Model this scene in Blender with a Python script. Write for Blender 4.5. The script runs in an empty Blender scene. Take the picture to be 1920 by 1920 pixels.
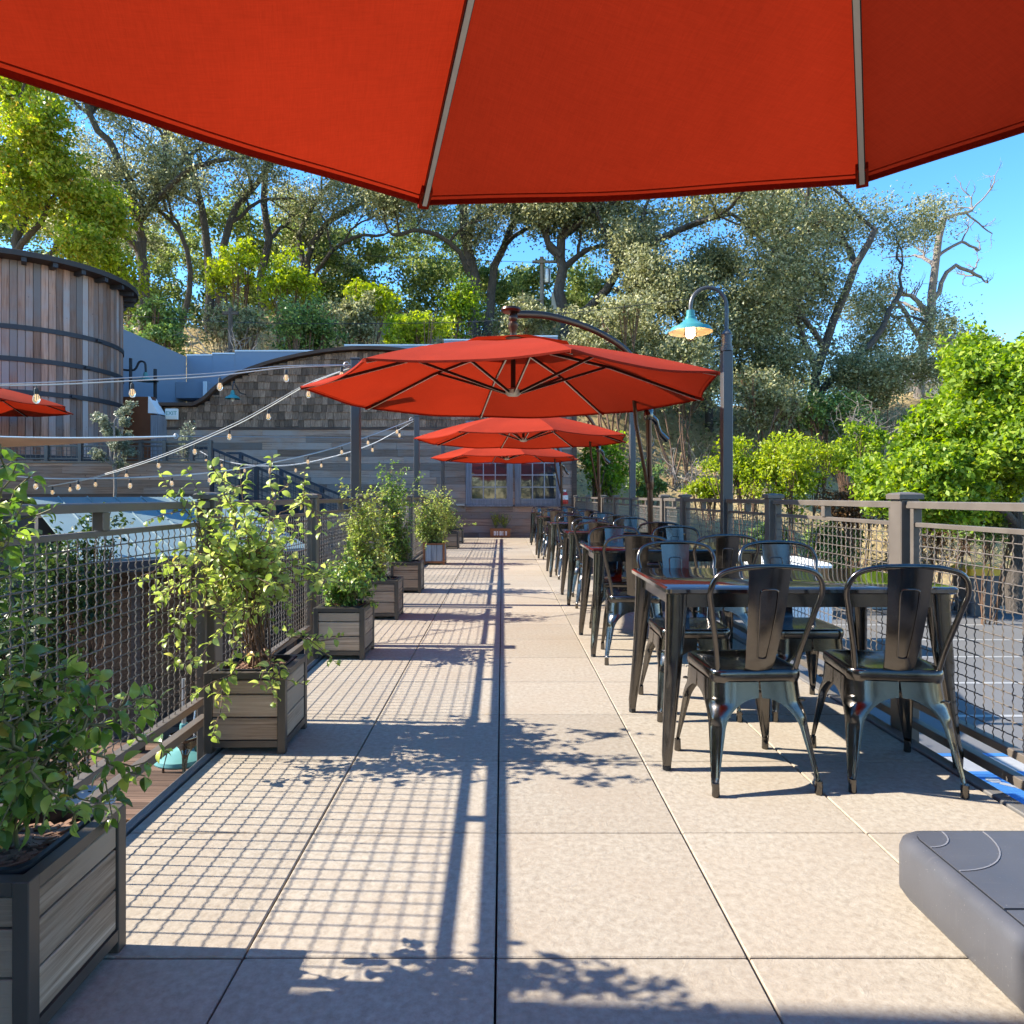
import bpy, math, random
import numpy as np
from mathutils import Vector, Matrix, Euler

# ------------------------------------------------------------------ camera, sky, sun, exposure
SC = bpy.context.scene
COL = SC.collection
EYE = 1.115
FPX = 1278.0
cam_d = bpy.data.cameras.new('camera')
cam = bpy.data.objects.new('camera', cam_d); COL.objects.link(cam)
cam.location = (0, 0, EYE); cam.rotation_euler = (math.radians(90), 0, 0)
cam_d.sensor_width = 36; cam_d.sensor_fit = 'HORIZONTAL'; cam_d.lens = FPX / 1920 * 36
cam_d.shift_x = 18 / 1920; cam_d.shift_y = -30 / 1920
cam_d.clip_start = 0.05; cam_d.clip_end = 2000
SC.camera = cam

SUN_DIR = Vector((1.0, -0.05, -0.765)).normalized()          # the way the light travels
world = bpy.data.worlds.new('World'); SC.world = world; world.use_nodes = True
wn = world.node_tree.nodes; wl = world.node_tree.links
bg = wn['Background']
sky = wn.new('ShaderNodeTexSky'); sky.sky_type = 'NISHITA'; sky.sun_disc = False
sky.sun_elevation = math.radians(37.4); sky.sun_rotation = math.radians(-87)
sky.altitude = 300; sky.air_density = 1.0; sky.dust_density = 0.0; sky.ozone_density = 2.6
hsv = wn.new('ShaderNodeHueSaturation'); hsv.inputs['Hue'].default_value = .5; hsv.inputs['Saturation'].default_value = 1.29; hsv.inputs['Value'].default_value = 1.0
wl.new(sky.outputs[0], hsv.inputs['Color']); wl.new(hsv.outputs[0], bg.inputs[0]); bg.inputs[1].default_value = 0.15
sun_d = bpy.data.lights.new('sun', 'SUN'); sun_d.energy = 4.45; sun_d.angle = math.radians(0.5)
sun_d.color = (1.0, 0.92, 0.80)
sun = bpy.data.objects.new('sun', sun_d); COL.objects.link(sun)
sun.rotation_euler = SUN_DIR.to_track_quat('-Z', 'Y').to_euler(); sun.location = (-20, 0, 20)
SC.view_settings.view_transform = 'Standard'; SC.view_settings.look = 'None'
SC.view_settings.gamma = 1.0; SC.view_settings.use_curve_mapping = False
SC.view_settings.exposure = 1.47
SC.render.engine = 'CYCLES'
SC.cycles.max_bounces = 6; SC.cycles.diffuse_bounces = 2; SC.cycles.glossy_bounces = 3
SC.cycles.transmission_bounces = 5; SC.cycles.transparent_max_bounces = 6
SC.cycles.caustics_reflective = False; SC.cycles.caustics_refractive = False
SC.cycles.use_denoising = True
SC.cycles.use_adaptive_sampling = True; SC.cycles.adaptive_threshold = 0.02
SC.cycles.sample_clamp_indirect = 6

def P(px, py, Y):
    return Vector(((px - 942) * Y / FPX, Y, EYE - (py - 930) * Y / FPX))

# ------------------------------------------------------------------ materials
MATS = {}
class NT:
    def __init__(s, name):
        s.m = bpy.data.materials.new(name); s.m.use_nodes = True
        s.t = s.m.node_tree; s.n = s.t.nodes; s.l = s.t.links
        s.b = s.n['Principled BSDF']; s.out = s.n['Material Output']; MATS[name] = s.m
    def new(s, t, **kw):
        n = s.n.new(t)
        for k, v in kw.items(): setattr(n, k, v)
        return n
    def link(s, a, b): s.l.new(a, b)
    def coord(s, kind='Object', scale=(1, 1, 1)):
        tc = s.new('ShaderNodeTexCoord'); mp = s.new('ShaderNodeMapping')
        mp.inputs['Scale'].default_value = scale
        s.link(tc.outputs[kind], mp.inputs[0]); return mp.outputs[0]
    def world_coord(s, scale=(1, 1, 1)):
        g = s.new('ShaderNodeNewGeometry'); mp = s.new('ShaderNodeMapping')
        mp.inputs['Scale'].default_value = scale
        s.link(g.outputs['Position'], mp.inputs[0]); return mp.outputs[0]
    def noise(s, vec, scale, detail=4, rough=.55, dist=0):
        n = s.new('ShaderNodeTexNoise'); n.inputs['Scale'].default_value = scale
        n.inputs['Detail'].default_value = detail; n.inputs['Roughness'].default_value = rough
        n.inputs['Distortion'].default_value = dist
        s.link(vec, n.inputs['Vector']); return n.outputs['Fac']
    def ramp(s, fac, stops):
        r = s.new('ShaderNodeValToRGB'); e = r.color_ramp.elements
        while len(e) < len(stops): e.new(.5)
        for el, (p, c) in zip(e, stops): el.position = p; el.color = (*c, 1)
        s.link(fac, r.inputs[0]); return r.outputs[0]
    def mix(s, fac, a, b, mode='MIX'):
        m = s.new('ShaderNodeMix', data_type='RGBA', blend_type=mode)
        for v, i in ((fac, 0), (a, 6), (b, 7)):
            if isinstance(v, (int, float)): m.inputs[i].default_value = v
            elif isinstance(v, tuple): m.inputs[i].default_value = (*v, 1)
            else: s.link(v, m.inputs[i])
        return m.outputs[2]
    def math(s, op, a, b=0.0):
        m = s.new('ShaderNodeMath', operation=op)
        for v, i in ((a, 0), (b, 1)):
            if isinstance(v, (int, float)): m.inputs[i].default_value = v
            else: s.link(v, m.inputs[i])
        return m.outputs[0]
    def bump(s, h, strength=.3, dist=.01):
        b = s.new('ShaderNodeBump'); b.inputs['Strength'].default_value = strength
        b.inputs['Distance'].default_value = dist
        s.link(h, b.inputs['Height']); s.link(b.outputs[0], s.b.inputs['Normal'])
    def col(s, c): 
        if isinstance(c, tuple): s.b.inputs['Base Color'].default_value = (*c, 1)
        else: s.link(c, s.b.inputs['Base Color'])
    def set(s, **kw):
        for k, v in kw.items():
            i = s.b.inputs[{'rough': 'Roughness', 'metal': 'Metallic', 'coat': 'Coat Weight', 'coatr': 'Coat Roughness',
                            'spec': 'Specular IOR Level', 'trans': 'Transmission Weight', 'ior': 'IOR', 'alpha': 'Alpha'}[k]]
            if isinstance(v, (int, float)): i.default_value = v
            else: s.link(v, i)
    def rnd(s, island=False):
        if island: return s.new('ShaderNodeNewGeometry').outputs['Random Per Island']
        return s.new('ShaderNodeObjectInfo').outputs['Random']

def plain(name, c, rough=.5, metal=0., noise=0.0, nscale=6, **kw):
    t = NT(name)
    if noise:
        v = t.world_coord(); f = t.noise(v, nscale, 6, .6)
        t.col(t.mix(f, tuple(x * (1 - noise) for x in c), tuple(min(1, x * (1 + noise)) for x in c)))
        t.set(rough=t.math('ADD', t.math('MULTIPLY', f, .3), max(0, rough - .15)))
    else: t.col(c); t.set(rough=rough)
    t.set(metal=metal, **kw); return t.m

def wood(name, dark, mid, light, grain=(1.2, 60, 60), island=False, weather=None, var=.35, wscale=1.5):
    t = NT(name); oi = t.rnd(island)
    tc = t.new('ShaderNodeTexCoord'); add = t.new('ShaderNodeVectorMath', operation='ADD')
    cmb = t.new('ShaderNodeCombineXYZ'); r40 = t.math('MULTIPLY', oi, 40)
    for i in range(3): t.link(r40, cmb.inputs[i])
    t.link(tc.outputs['Object'], add.inputs[0]); t.link(cmb.outputs[0], add.inputs[1])
    mp = t.new('ShaderNodeMapping'); mp.inputs['Scale'].default_value = grain; t.link(add.outputs[0], mp.inputs[0])
    g = t.noise(mp.outputs[0], 1.0, 7, .65, .6)
    c = t.ramp(g, [(.25, dark), (.5, mid), (.75, light)])
    big = t.noise(add.outputs[0], wscale, 4, .6)
    if weather: c = t.mix(t.ramp(big, [(.42, (0, 0, 0)), (.62, (1, 1, 1))]), c, weather)
    v = t.math('ADD', t.math('MULTIPLY', oi, var * 2), 1 - var)
    hv = t.new('ShaderNodeHueSaturation'); t.link(c, hv.inputs['Color']); t.link(v, hv.inputs['Value'])
    kn = t.new('ShaderNodeTexVoronoi'); kn.inputs['Scale'].default_value = 5.0; t.link(add.outputs[0], kn.inputs['Vector'])
    kf = t.ramp(kn.outputs['Distance'], [(.03, (1, 1, 1)), (.09, (0, 0, 0))])
    t.col(t.mix(t.math('MULTIPLY', kf, .6), hv.outputs[0], tuple(x * .4 for x in dark)))
    t.set(rough=.8, spec=.25); t.bump(g, .55, .004); return t.m

def leafmat(name, stops, trans=.4, rough=.45, obj=False):
    t = NT(name)
    r = t.rnd(not obj)
    c = t.ramp(r, stops)
    t.col(c); t.set(rough=rough, spec=.35)
    tr = t.new('ShaderNodeBsdfTranslucent')
    hs = t.new('ShaderNodeHueSaturation'); hs.inputs['Value'].default_value = 1.5; hs.inputs['Saturation'].default_value = 1.15
    t.link(c, hs.inputs['Color']); t.link(hs.outputs[0], tr.inputs[0])
    mx = t.new('ShaderNodeMixShader'); mx.inputs[0].default_value = trans
    t.link(t.b.outputs[0], mx.inputs[1]); t.link(tr.outputs[0], mx.inputs[2]); t.link(mx.outputs[0], t.out.inputs[0])
    return t.m

# deck slabs: sandy cast stone
t = NT('slab'); oi = t.rnd()
v = t.world_coord(); n1 = t.noise(v, 2.2, 5, .6); n2 = t.noise(v, 45, 6, .7); n3 = t.noise(t.world_coord((1.0, 1.5, 1)), 13, 7, .72, 1.6)
c = t.ramp(n2, [(.25, (.245, .205, .155)), (.5, (.365, .318, .250)), (.75, (.465, .415, .335))])
c = t.mix(t.ramp(n1, [(.35, (0, 0, 0)), (.7, (.45, .45, .45))]), c, (.355, .285, .21))
c = t.mix(t.ramp(n3, [(.55, (0, 0, 0)), (.75, (.30, .30, .30))]), c, (.50, .45, .37))
hv = t.new('ShaderNodeHueSaturation'); t.link(c, hv.inputs['Color']); t.link(t.math('ADD', t.math('MULTIPLY', oi, .22), .86), hv.inputs['Value'])
st = t.noise(v, 1.1, 6, .7); sp = t.noise(v, 9, 3, .5)
spots = t.ramp(sp, [(.70, (0, 0, 0)), (.74, (.35, .35, .35))])
c2 = t.mix(spots, hv.outputs[0], (.36, .26, .16))
t.col(t.mix(t.ramp(st, [(.52, (0, 0, 0)), (.78, (.34, .34, .34))]), c2, (.29, .235, .175))); t.set(rough=.85, spec=.25)
t.bump(t.math('ADD', t.math('MULTIPLY', n2, .5), n3), .55, .006)

plain('joint_dark', (.03, .027, .025), .9)
plain('rail_steel', (.15, .127, .105), .45, .2, .25, 9)
plain('edge_steel', (.22, .21, .20), .5, .4, .25, 5)
plain('pole_steel', (.085, .083, .083), .42, .3, .2, 3)
t = NT('gunmetal'); v = t.world_coord(); f = t.noise(v, 22, 5, .65); dust = t.noise(v, 260, 2, .5)
c = t.mix(f, (.085, .078, .071), (.155, .144, .134))
t.col(t.mix(t.ramp(dust, [(.66, (0, 0, 0)), (.72, (.5, .5, .5))]), c, (.32, .30, .28)))
t.set(metal=1.0, rough=t.math('ADD', t.math('MULTIPLY', f, .22), .10), coat=.25, coatr=.08)
t = NT('table_metal'); v = t.world_coord(); f = t.noise(v, 7, 6, .7)
t.col(t.mix(f, (.10, .10, .10), (.19, .185, .18))); t.set(metal=.9, rough=t.math('ADD', t.math('MULTIPLY', f, .16), .02), coat=.8, coatr=.06)
plain('rubber', (.02, .02, .02), .7)
t = NT('base_plastic'); v = t.world_coord(); f = t.noise(v, 5, 7, .7); f2 = t.noise(v, 190, 2, .5); f3 = t.noise(t.world_coord((3, 40, 3)), 3, 5, .6)
c = t.mix(f, (.055, .057, .066), (.105, .107, .12)); c = t.mix(t.ramp(f3, [(.6, (0, 0, 0)), (.8, (.25, .25, .25))]), c, (.2, .195, .19))
t.col(t.mix(t.ramp(f2, [(.70, (0, 0, 0)), (.75, (.5, .5, .5))]), c, (.34, .32, .30))); t.set(rough=t.math('ADD', t.math('MULTIPLY', f, .35), .22)); t.bump(f2, .1, .001)
plain('base_seam', (.20, .20, .215), .5); plain('bronze', (.085, .045, .03), .32, .7, .2, 6)
plain('rib_light', (.62, .58, .52), .35, .3); plain('rib_dark', (.03, .018, .015), .4, .4)

def fabric(name, c, tr):
    t = NT(name); v = t.coord('Object'); w = t.noise(t.coord('Object', (230, 18, 18)), 1, 4, .7); w2 = t.noise(t.coord('Object', (18, 230, 18)), 1, 4, .7); b = t.noise(v, 1.1, 6, .65, .5)
    ww = t.math('ADD', t.math('MULTIPLY', w, .5), t.math('MULTIPLY', w2, .5)); fac = t.math('ADD', t.math('MULTIPLY', ww, .55), t.math('MULTIPLY', b, .45))
    lo, hi = tuple(x * .76 for x in c), tuple(min(1, x * 1.22) for x in c)
    cc = t.mix(t.ramp(fac, [(.32, (0, 0, 0)), (.68, (1, 1, 1))]), lo, hi)
    t.col(cc); t.set(rough=.9, spec=.15); t.bump(t.math('ADD', t.math('MULTIPLY', ww, .15), b), .35, .02)
    trn = t.new('ShaderNodeBsdfTranslucent'); t.link(t.mix(1.0, cc, (.85, .6, .45), 'MULTIPLY'), trn.inputs[0])
    mx = t.new('ShaderNodeMixShader'); mx.inputs[0].default_value = tr
    t.link(t.b.outputs[0], mx.inputs[1]); t.link(trn.outputs[0], mx.inputs[2]); t.link(mx.outputs[0], t.out.inputs[0]); return t.m
fabric('canopy_red', (.43, .037, .013), .35)
fabric('hem_red', (.38, .03, .012), .3)
fabric('sail_white', (.72, .70, .64), .3)

wood('planter_wood', (.09, .055, .032), (.34, .235, .15), (.62, .465, .325), (2.5, 70, 70), weather=(.41, .305, .21), var=.3)
plain('planter_frame', (.085, .07, .055), .5, .2, .25, 9)
wood('copper_wood', (.16, .17, .19), (.30, .31, .33), (.42, .42, .42), (60, 60, 2.5), var=.3)
wood('board_wood', (.085, .05, .035), (.32, .20, .14), (.47, .325, .24), (1.5, 45, 45), weather=(.30, .24, .205), var=.36, wscale=1.1)
wood('stave_wood', (.10, .05, .036), (.33, .19, .135), (.47, .315, .24), (40, 40, 1.2), weather=(.29, .255, .25), var=.4, wscale=.8)
wood('shingle', (.06, .035, .024), (.22, .135, .088), (.40, .265, .18), (50, 50, 3), var=.5)
wood('shingle_far', (.06, .035, .024), (.22, .135, .088), (.40, .265, .18), (50, 50, 3), island=True, var=.5)
wood('casing_wood', (.10, .10, .115), (.20, .205, .23), (.30, .305, .33), (50, 50, 1.5), var=.2)
wood('brown_trim', (.05, .032, .024), (.10, .064, .048), (.15, .10, .075), (1.5, 30, 30), var=.1)
wood('cafe_wood', (.16, .07, .03), (.30, .14, .06), (.42, .22, .10), (3, 40, 40), var=.2)
wood('patio_wood', (.05, .03, .022), (.13, .08, .055), (.20, .13, .09), (1.2, 40, 40), var=.4)
plain('copper_panel', (.20, .075, .035), .45, .5, .35, 3); plain('copper_frame', (.27, .11, .05), .5, .4, .25, 8)
plain('soil', (.10, .055, .035), .95, 0, .6, 60); plain('liner', (.012, .013, .016), .45)
plain('bark_chip', (.23, .13, .08), .9, 0, .5, 90)
plain('stucco_blue', (0.231, 0.281, 0.356), .9, 0, .08, 4); plain('stucco_white', (0.775, 0.800, 0.825), .85, 0, .05, 5)
plain('steel_band', (.035, .038, .048), .6, .3, .2, 10); plain('dark_trim', (.035, .03, .028), .7, 0, .2, 8)
plain('roof_felt', (.11, .11, .12), .8, 0, .2, 20)
plain('teal', (.055, .25, .25), .35, 0, .12, 10); plain('teal_dull', (.11, .30, .29), .5, 0, .12, 6)
plain('enamel_white', (.80, .76, .66), .4); plain('white_paint', (.80, .80, .78), .5, 0, .08, 8)
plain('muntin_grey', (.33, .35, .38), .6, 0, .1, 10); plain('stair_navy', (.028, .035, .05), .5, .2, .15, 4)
plain('sign_green', (.10, .33, .27), .5)
plain('fire_red', (.55, .03, .02), .3); plain('cord', (.55, .53, .48), .6); plain('socket', (.03, .03, .03), .5)
plain('sheet_metal_roof', (.15, .22, .235), .5, 0, .08, 2); plain('galv', (.45, .46, .47), .38, .8, .15, 8)
plain('yellow_plastic', (.75, .42, .02), .5); plain('bin_grey', (.09, .09, .095), .6); plain('concrete', (.46, .44, .40), .9, 0, .2, 7)
for nm, cc in (('bark', (.125, .105, .088)),):
    t = NT(nm); v = t.world_coord((9, 9, 1.6)); f = t.noise(v, 2.2, 6, .7, .8); t.col(t.ramp(f, [(.3, tuple(x * .35 for x in cc)), (.6, cc), (.8, tuple(x * 1.5 for x in cc))])); t.set(rough=.95); t.bump(f, 1.0, .08)
plain('bark_pale', (.22, .19, .165), .95, 0, .4, 7); plain('stem_brown', (.15, .085, .05), .8, 0, .3, 30)
plain('stem_green', (.16, .15, .06), .7); plain('roof_shingle', (.30, .29, .29), .9, 0, .2, 6); plain('house_wall', (.55, .52, .47), .9, 0, .1, 3)
plain('pole_wood', (.27, .23, .19), .9, 0, .25, 6); plain('blue_paint', (.04, .17, .42), .7, 0, .1, 8); plain('line_paint', (.33, .33, .325), .7, 0, .15, 14)
plain('orange_thing', (.70, .20, .02), .6); plain('dark_room', (.02, .018, .016), .9); plain('table_white', (.62, .62, .60), .4)
t = NT('clear_bulb'); t.col((1, .93, .8)); t.set(rough=.03, trans=.9, ior=1.3)
t.b.inputs['Emission Color'].default_value = (1, .75, .4, 1); t.b.inputs['Emission Strength'].default_value = .05; t.m.cycles.emission_sampling = 'NONE'
t = NT('lamp_glow'); t.col((1, .8, .5)); t.b.inputs['Emission Color'].default_value = (1, .66, .28, 1); t.b.inputs['Emission Strength'].default_value = 6.0
t = NT('filament'); t.col((1, .7, .4)); t.b.inputs['Emission Color'].default_value = (1, .6, .25, 1); t.b.inputs['Emission Strength'].default_value = .8; t.m.cycles.emission_sampling = 'NONE'
t = NT('glass'); t.col((.03, .035, .04)); t.set(rough=.04, spec=.8, coat=.6, coatr=.02)
w = t.noise(t.world_coord(), 1.5, 2); t.bump(w, .06, .02)
t = NT('asphalt'); v = t.world_coord(); f = t.noise(v, 160, 3, .6); g = t.noise(v, .5, 5, .6)
t.col(t.mix(g, t.mix(f, (.07, .07, .072), (.15, .15, .152)), t.mix(f, (.12, .12, .12), (.19, .187, .185)))); t.set(rough=.92); t.bump(f, .4, .004)
t = NT('hill_dry'); v = t.world_coord(); f = t.noise(v, .55, 6, .65); g = t.noise(v, 9, 5, .7)
c = t.ramp(f, [(.3, (.2, .17, .08)), (.48, (.50, .36, .17)), (.6, (.62, .47, .23)), (.75, (.48, .25, .13))])
t.col(t.mix(.5, c, t.ramp(g, [(.3, (.16, .12, .06)), (.7, (.55, .42, .22))]))); t.set(rough=1.0, spec=.1); t.bump(g, .8, .15)

OAK = [(0, (.10, .108, .045)), (.45, (.25, .255, .12)), (.8, (.42, .42, .23)), (1, (.60, .59, .42))]
leafmat('leaf_oak', OAK, .5)
leafmat('leaf_wood', [(0, (.08, .11, .03)), (.5, (.19, .235, .07)), (1, (.40, .44, .15))], .5)
leafmat('leaf_dark', [(0, (0.070, 0.115, 0.034)), (.6, (0.171, 0.262, 0.070)), (1, (0.347, 0.463, 0.115))], .25)
leafmat('leaf_lime', [(0, (0.138, 0.207, 0.017)), (.5, (0.330, 0.413, 0.030)), (1, (0.522, 0.550, 0.055))], .45)
leafmat('leaf_green', [(0, (0.090, 0.166, 0.018)), (.5, (0.226, 0.337, 0.032)), (.85, (0.360, 0.466, 0.053)), (1, (0.480, 0.510, 0.074))], .45)
leafmat('leaf_maple', [(0, (.17, .24, .03)), (.6, (.36, .44, .06)), (.9, (.52, .52, .09)), (1, (.58, .34, .09))], .48)
leafmat('leaf_olive', [(0, (.12, .14, .08)), (.5, (.23, .25, .16)), (1, (.38, .40, .29))], .25)
leafmat('leaf_brown', [(0, (.07, .04, .02)), (.5, (.18, .09, .04)), (1, (.28, .16, .07))], .3)
leafmat('leaf_dry', [(0, (.13, .10, .06)), (.6, (.27, .22, .13)), (1, (.38, .31, .18))], .3)
PL = [(0, (.065, .125, .026)), (.45, (.145, .25, .05)), (.8, (.29, .41, .08)), (.98, (.46, .53, .12)), (1, (.50, .28, .05))]
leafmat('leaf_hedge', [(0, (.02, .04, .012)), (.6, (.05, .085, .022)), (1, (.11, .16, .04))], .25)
PB = [(0, (.18, .24, .055)), (.45, (.34, .42, .10)), (.85, (.52, .58, .18)), (.985, (.64, .62, .18)), (1, (.50, .28, .08))]
leafmat('leaf_dark_gloss', PL, .32, .28, True); leafmat('leaf_dark_gloss_mass', PL, .32, .28)
leafmat('leaf_bright', PB, .42, .35, True); leafmat('leaf_bright_mass', PB, .42, .35)

# ------------------------------------------------------------------ mesh helpers
def mesh_np(name, V, F, mat, smooth=False):
    V = np.asarray(V, dtype=np.float32); F = np.asarray(F, dtype=np.int32); k = F.shape[1]
    me = bpy.data.meshes.new(name)
    me.vertices.add(len(V)); me.vertices.foreach_set('co', V.ravel())
    me.loops.add(F.size); me.loops.foreach_set('vertex_index', F.ravel())
    me.polygons.add(len(F)); me.polygons.foreach_set('loop_start', np.arange(0, F.size, k, dtype=np.int32))
    me.polygons.foreach_set('loop_total', np.full(len(F), k, dtype=np.int32))
    if smooth: me.polygons.foreach_set('use_smooth', np.ones(len(F), dtype=bool))
    me.update(calc_edges=True); me.validate()
    me.materials.append(MATS[mat]); return me

def link(name, me, parent=None, loc=None, rot=None):
    o = bpy.data.objects.new(name, me); COL.objects.link(o)
    if parent: o.parent = parent
    if loc is not None: o.location = loc
    if rot is not None: o.rotation_euler = rot
    return o

class MB:
    def __init__(s): s.v = []; s.f = []
    def add(s, vs, fs):
        n = len(s.v); s.v += [tuple(v) for v in vs]; s.f += [tuple(n + i for i in f) for f in fs]; return s
    def box(s, x0, x1, y0, y1, z0, z1):
        return s.add([(x0, y0, z0), (x1, y0, z0), (x1, y1, z0), (x0, y1, z0), (x0, y0, z1), (x1, y0, z1), (x1, y1, z1), (x0, y1, z1)],
                     [(3, 2, 1, 0), (4, 5, 6, 7), (0, 1, 5, 4), (1, 2, 6, 5), (2, 3, 7, 6), (3, 0, 4, 7)])
    def cbox(s, x0, x1, y0, y1, z0, z1, b=.004):
        # box with chamfered upright and top edges
        rings = []
        for z, i in ((z0, 0), (z1 - b, 0), (z1, b)):
            X0, X1, Y0, Y1 = x0 + i, x1 - i, y0 + i, y1 - i
            rings.append([(X0 + b, Y0, z), (X1 - b, Y0, z), (X1, Y0 + b, z), (X1, Y1 - b, z), (X1 - b, Y1, z), (X0 + b, Y1, z), (X0, Y1 - b, z), (X0, Y0 + b, z)])
        return s.loft(rings, True, True)
    def loft(s, rings, cap0=False, cap1=False, closed=True):
        n = len(rings[0]); vs = [p for r in rings for p in r]; fs = []
        for i in range(len(rings) - 1):
            for j in range(n if closed else n - 1):
                a, b = i * n + j, i * n + (j + 1) % n
                fs.append((a, b, b + n, a + n))
        if cap0: fs.append(tuple(range(n - 1, -1, -1)))
        if cap1: fs.append(tuple(range((len(rings) - 1) * n, len(rings) * n)))
        return s.add(vs, fs)
    def tube(s, path, r, n=8, caps=True):
        path = [Vector(p) for p in path]; rs = r if isinstance(r, (list, tuple)) else [r] * len(path)
        t0 = (path[1] - path[0]).normalized()
        u = t0.cross(Vector((0, 0, 1)))
        if u.length < .05: u = t0.cross(Vector((1, 0, 0)))
        u.normalize(); rings = []
        for i, p in enumerate(path):
            t = (path[min(i + 1, len(path) - 1)] - path[max(i - 1, 0)])
            if t.length < 1e-9: t = t0
            t.normalize(); u = (u - t * u.dot(t)).normalized(); w = t.cross(u)
            rings.append([p + (u * math.cos(2 * math.pi * k / n) + w * math.sin(2 * math.pi * k / n)) * rs[i] for k in range(n)])
        return s.loft(rings, caps, caps)
    def bar(s, p, q, w, h, up=(0, 0, 1)):
        p, q = Vector(p), Vector(q); t = (q - p).normalized(); u = t.cross(Vector(up))
        if u.length < .01: u = t.cross(Vector((1, 0, 0)))
        u.normalize(); k = u.cross(t); u *= w / 2; k *= h / 2
        return s.loft([[e - u - k, e + u - k, e + u + k, e - u + k] for e in (p, q)], True, True)
    def lathe(s, prof, n=20, c=(0, 0, 0), cap0=False, cap1=False):
        c = Vector(c)
        return s.loft([[c + Vector((r * math.cos(2 * math.pi * k / n), r * math.sin(2 * math.pi * k / n), z)) for k in range(n)] for r, z in prof], cap0, cap1)
    def poly_prism(s, pts, d):
        pts = [Vector(p) for p in pts]; d = Vector(d)
        return s.loft([pts, [p + d for p in pts]], True, True)
    def mesh(s, name, mat, smooth=False, ang=35):
        me = bpy.data.meshes.new(name); me.from_pydata(s.v, [], s.f); me.materials.append(MATS[mat])
        if smooth:
            me.polygons.foreach_set('use_smooth', [True] * len(me.polygons)); me.update()
            me.set_sharp_from_angle(angle=math.radians(ang))
        me.update(); return me
    def obj(s, name, mat, parent=None, loc=None, smooth=False, ang=35, rot=None):
        return link(name, s.mesh(name, mat, smooth, ang), parent, loc, rot)

def tag(o, label=None, cat=None, group=None, kind=None):
    if label: o['label'] = label
    if cat: o['category'] = cat
    if group: o['group'] = group
    if kind: o['kind'] = kind
    return o
def thing(name, label, cat, loc=(0, 0, 0), rz=0, group=None):
    o = bpy.data.objects.new(name, None); COL.objects.link(o); o.empty_display_size = .1
    o.location = loc; o.rotation_euler = (0, 0, rz); return tag(o, label, cat, group)
def struct(o): o['kind'] = 'structure'; return o
def stuff(o): o['kind'] = 'stuff'; return o
CH = {}
def copy_tree(root, loc, rz, label):
    r = root.copy(); COL.objects.link(r); r.location = loc; r.rotation_euler = (0, 0, rz); r['label'] = label
    for ch in root.children:
        c = ch.copy(); COL.objects.link(c); c.parent = r
        for g in ch.children:
            d = g.copy(); COL.objects.link(d); d.parent = c
    return r
def smooth_path(pts, n=24):
    pts = [Vector(p) for p in pts]; out = []; m = len(pts) - 1
    for i in range(n + 1):
        t = i / n * m; k = min(int(t), m - 1); f = t - k
        p0, p1, p2, p3 = pts[max(k - 1, 0)], pts[k], pts[k + 1], pts[min(k + 2, m)]
        out.append(.5 * ((2 * p1) + (p2 - p0) * f + (2 * p0 - 5 * p1 + 4 * p2 - p3) * f * f + (3 * p1 - p0 - 3 * p2 + p3) * f ** 3))
    return out
ORD = ['nearest', 'second nearest', 'third nearest', 'fourth nearest', 'fifth nearest', 'farthest', 'farthest']
# ------------------------------------------------------------------ ground and terrain
GZ = -2.2
def sm(t): t = min(1, max(0, t)); return t * t * (3 - 2 * t)
def hill(x, y):
    amp = 13.2 * (1 - .34 * sm((x - 3) / 9)) 
    z = GZ + amp * sm((y - 19.6 - .05 * max(0, x - 2)) / 20)
    z += .10 * max(0, y - 40) * (1 - .2 * sm((x - 3) / 9))
    s = sm((y - 21) / 4)
    return z + s * (.5 * math.sin(x * .35 + y * .13) + .3 * math.sin(x * .9 - y * .5))
xs = np.concatenate([np.linspace(-400, -60, 10), np.linspace(-54, 70, 110), np.linspace(80, 400, 10)])
ys = np.concatenate([np.linspace(-300, -10, 12), np.linspace(-4, 60, 90), np.linspace(66, 600, 16)])
V = [(x, y, hill(x, y)) for y in ys for x in xs]; nx = len(xs)
F = [(j * nx + i, j * nx + i + 1, (j + 1) * nx + i + 1, (j + 1) * nx + i) for j in range(len(ys) - 1) for i in range(nx - 1)]
struct(link('ground', mesh_np('ground', V, F, 'hill_dry', True)))
lot = MB().add([(1.2, -40, GZ + .02), (26, -40, GZ + .02), (26, 18.2, GZ + .02), (13.6, 20.0, GZ + .02), (1.2, 20.0, GZ + .02)], [(0, 1, 2, 3, 4)]).obj('parking_lot', 'asphalt'); struct(lot)
for Y in (17.4, 15.6, 13.95, 12.0, 10.2):
    MB().box(6.8, 12.6, Y - .05, Y + .05, GZ + .022, GZ + .026).obj('stall_line', 'line_paint', lot)
# blue accessible bay by the deck
bx, by = P(1900, 1478, 7.85).x, 7.75
MB().box(bx - 1.25, bx + 1.35, by - 1.0, by + .85, GZ + .022, GZ + .026).obj('bay_border', 'line_paint', lot)
MB().box(bx - .65, bx + .75, by - .62, by + .38, GZ + .028, GZ + .032).obj('bay_square', 'blue_paint', lot)
MB().box(bx - 1.4, bx + 1.4, by + .87, by + .97, GZ + .022, GZ + .026).obj('bay_stripe', 'blue_paint', lot)
isa = MB()
isa.lathe([(0.001, GZ + .038), (.075, GZ + .038), (.075, GZ + .034)], 14, (bx - .22, by + .12, 0))
pts = smooth_path([(bx + .28, by - .38, GZ + .036), (bx + .36, by - .15, GZ + .036), (bx + .25, by + .08, GZ + .036), (bx + .02, by + .05, GZ + .036), (bx - .08, by - .12, GZ + .036)], 14)
for a, b in zip(pts, pts[1:]): isa.bar(a, b, .06, .004)
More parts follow.
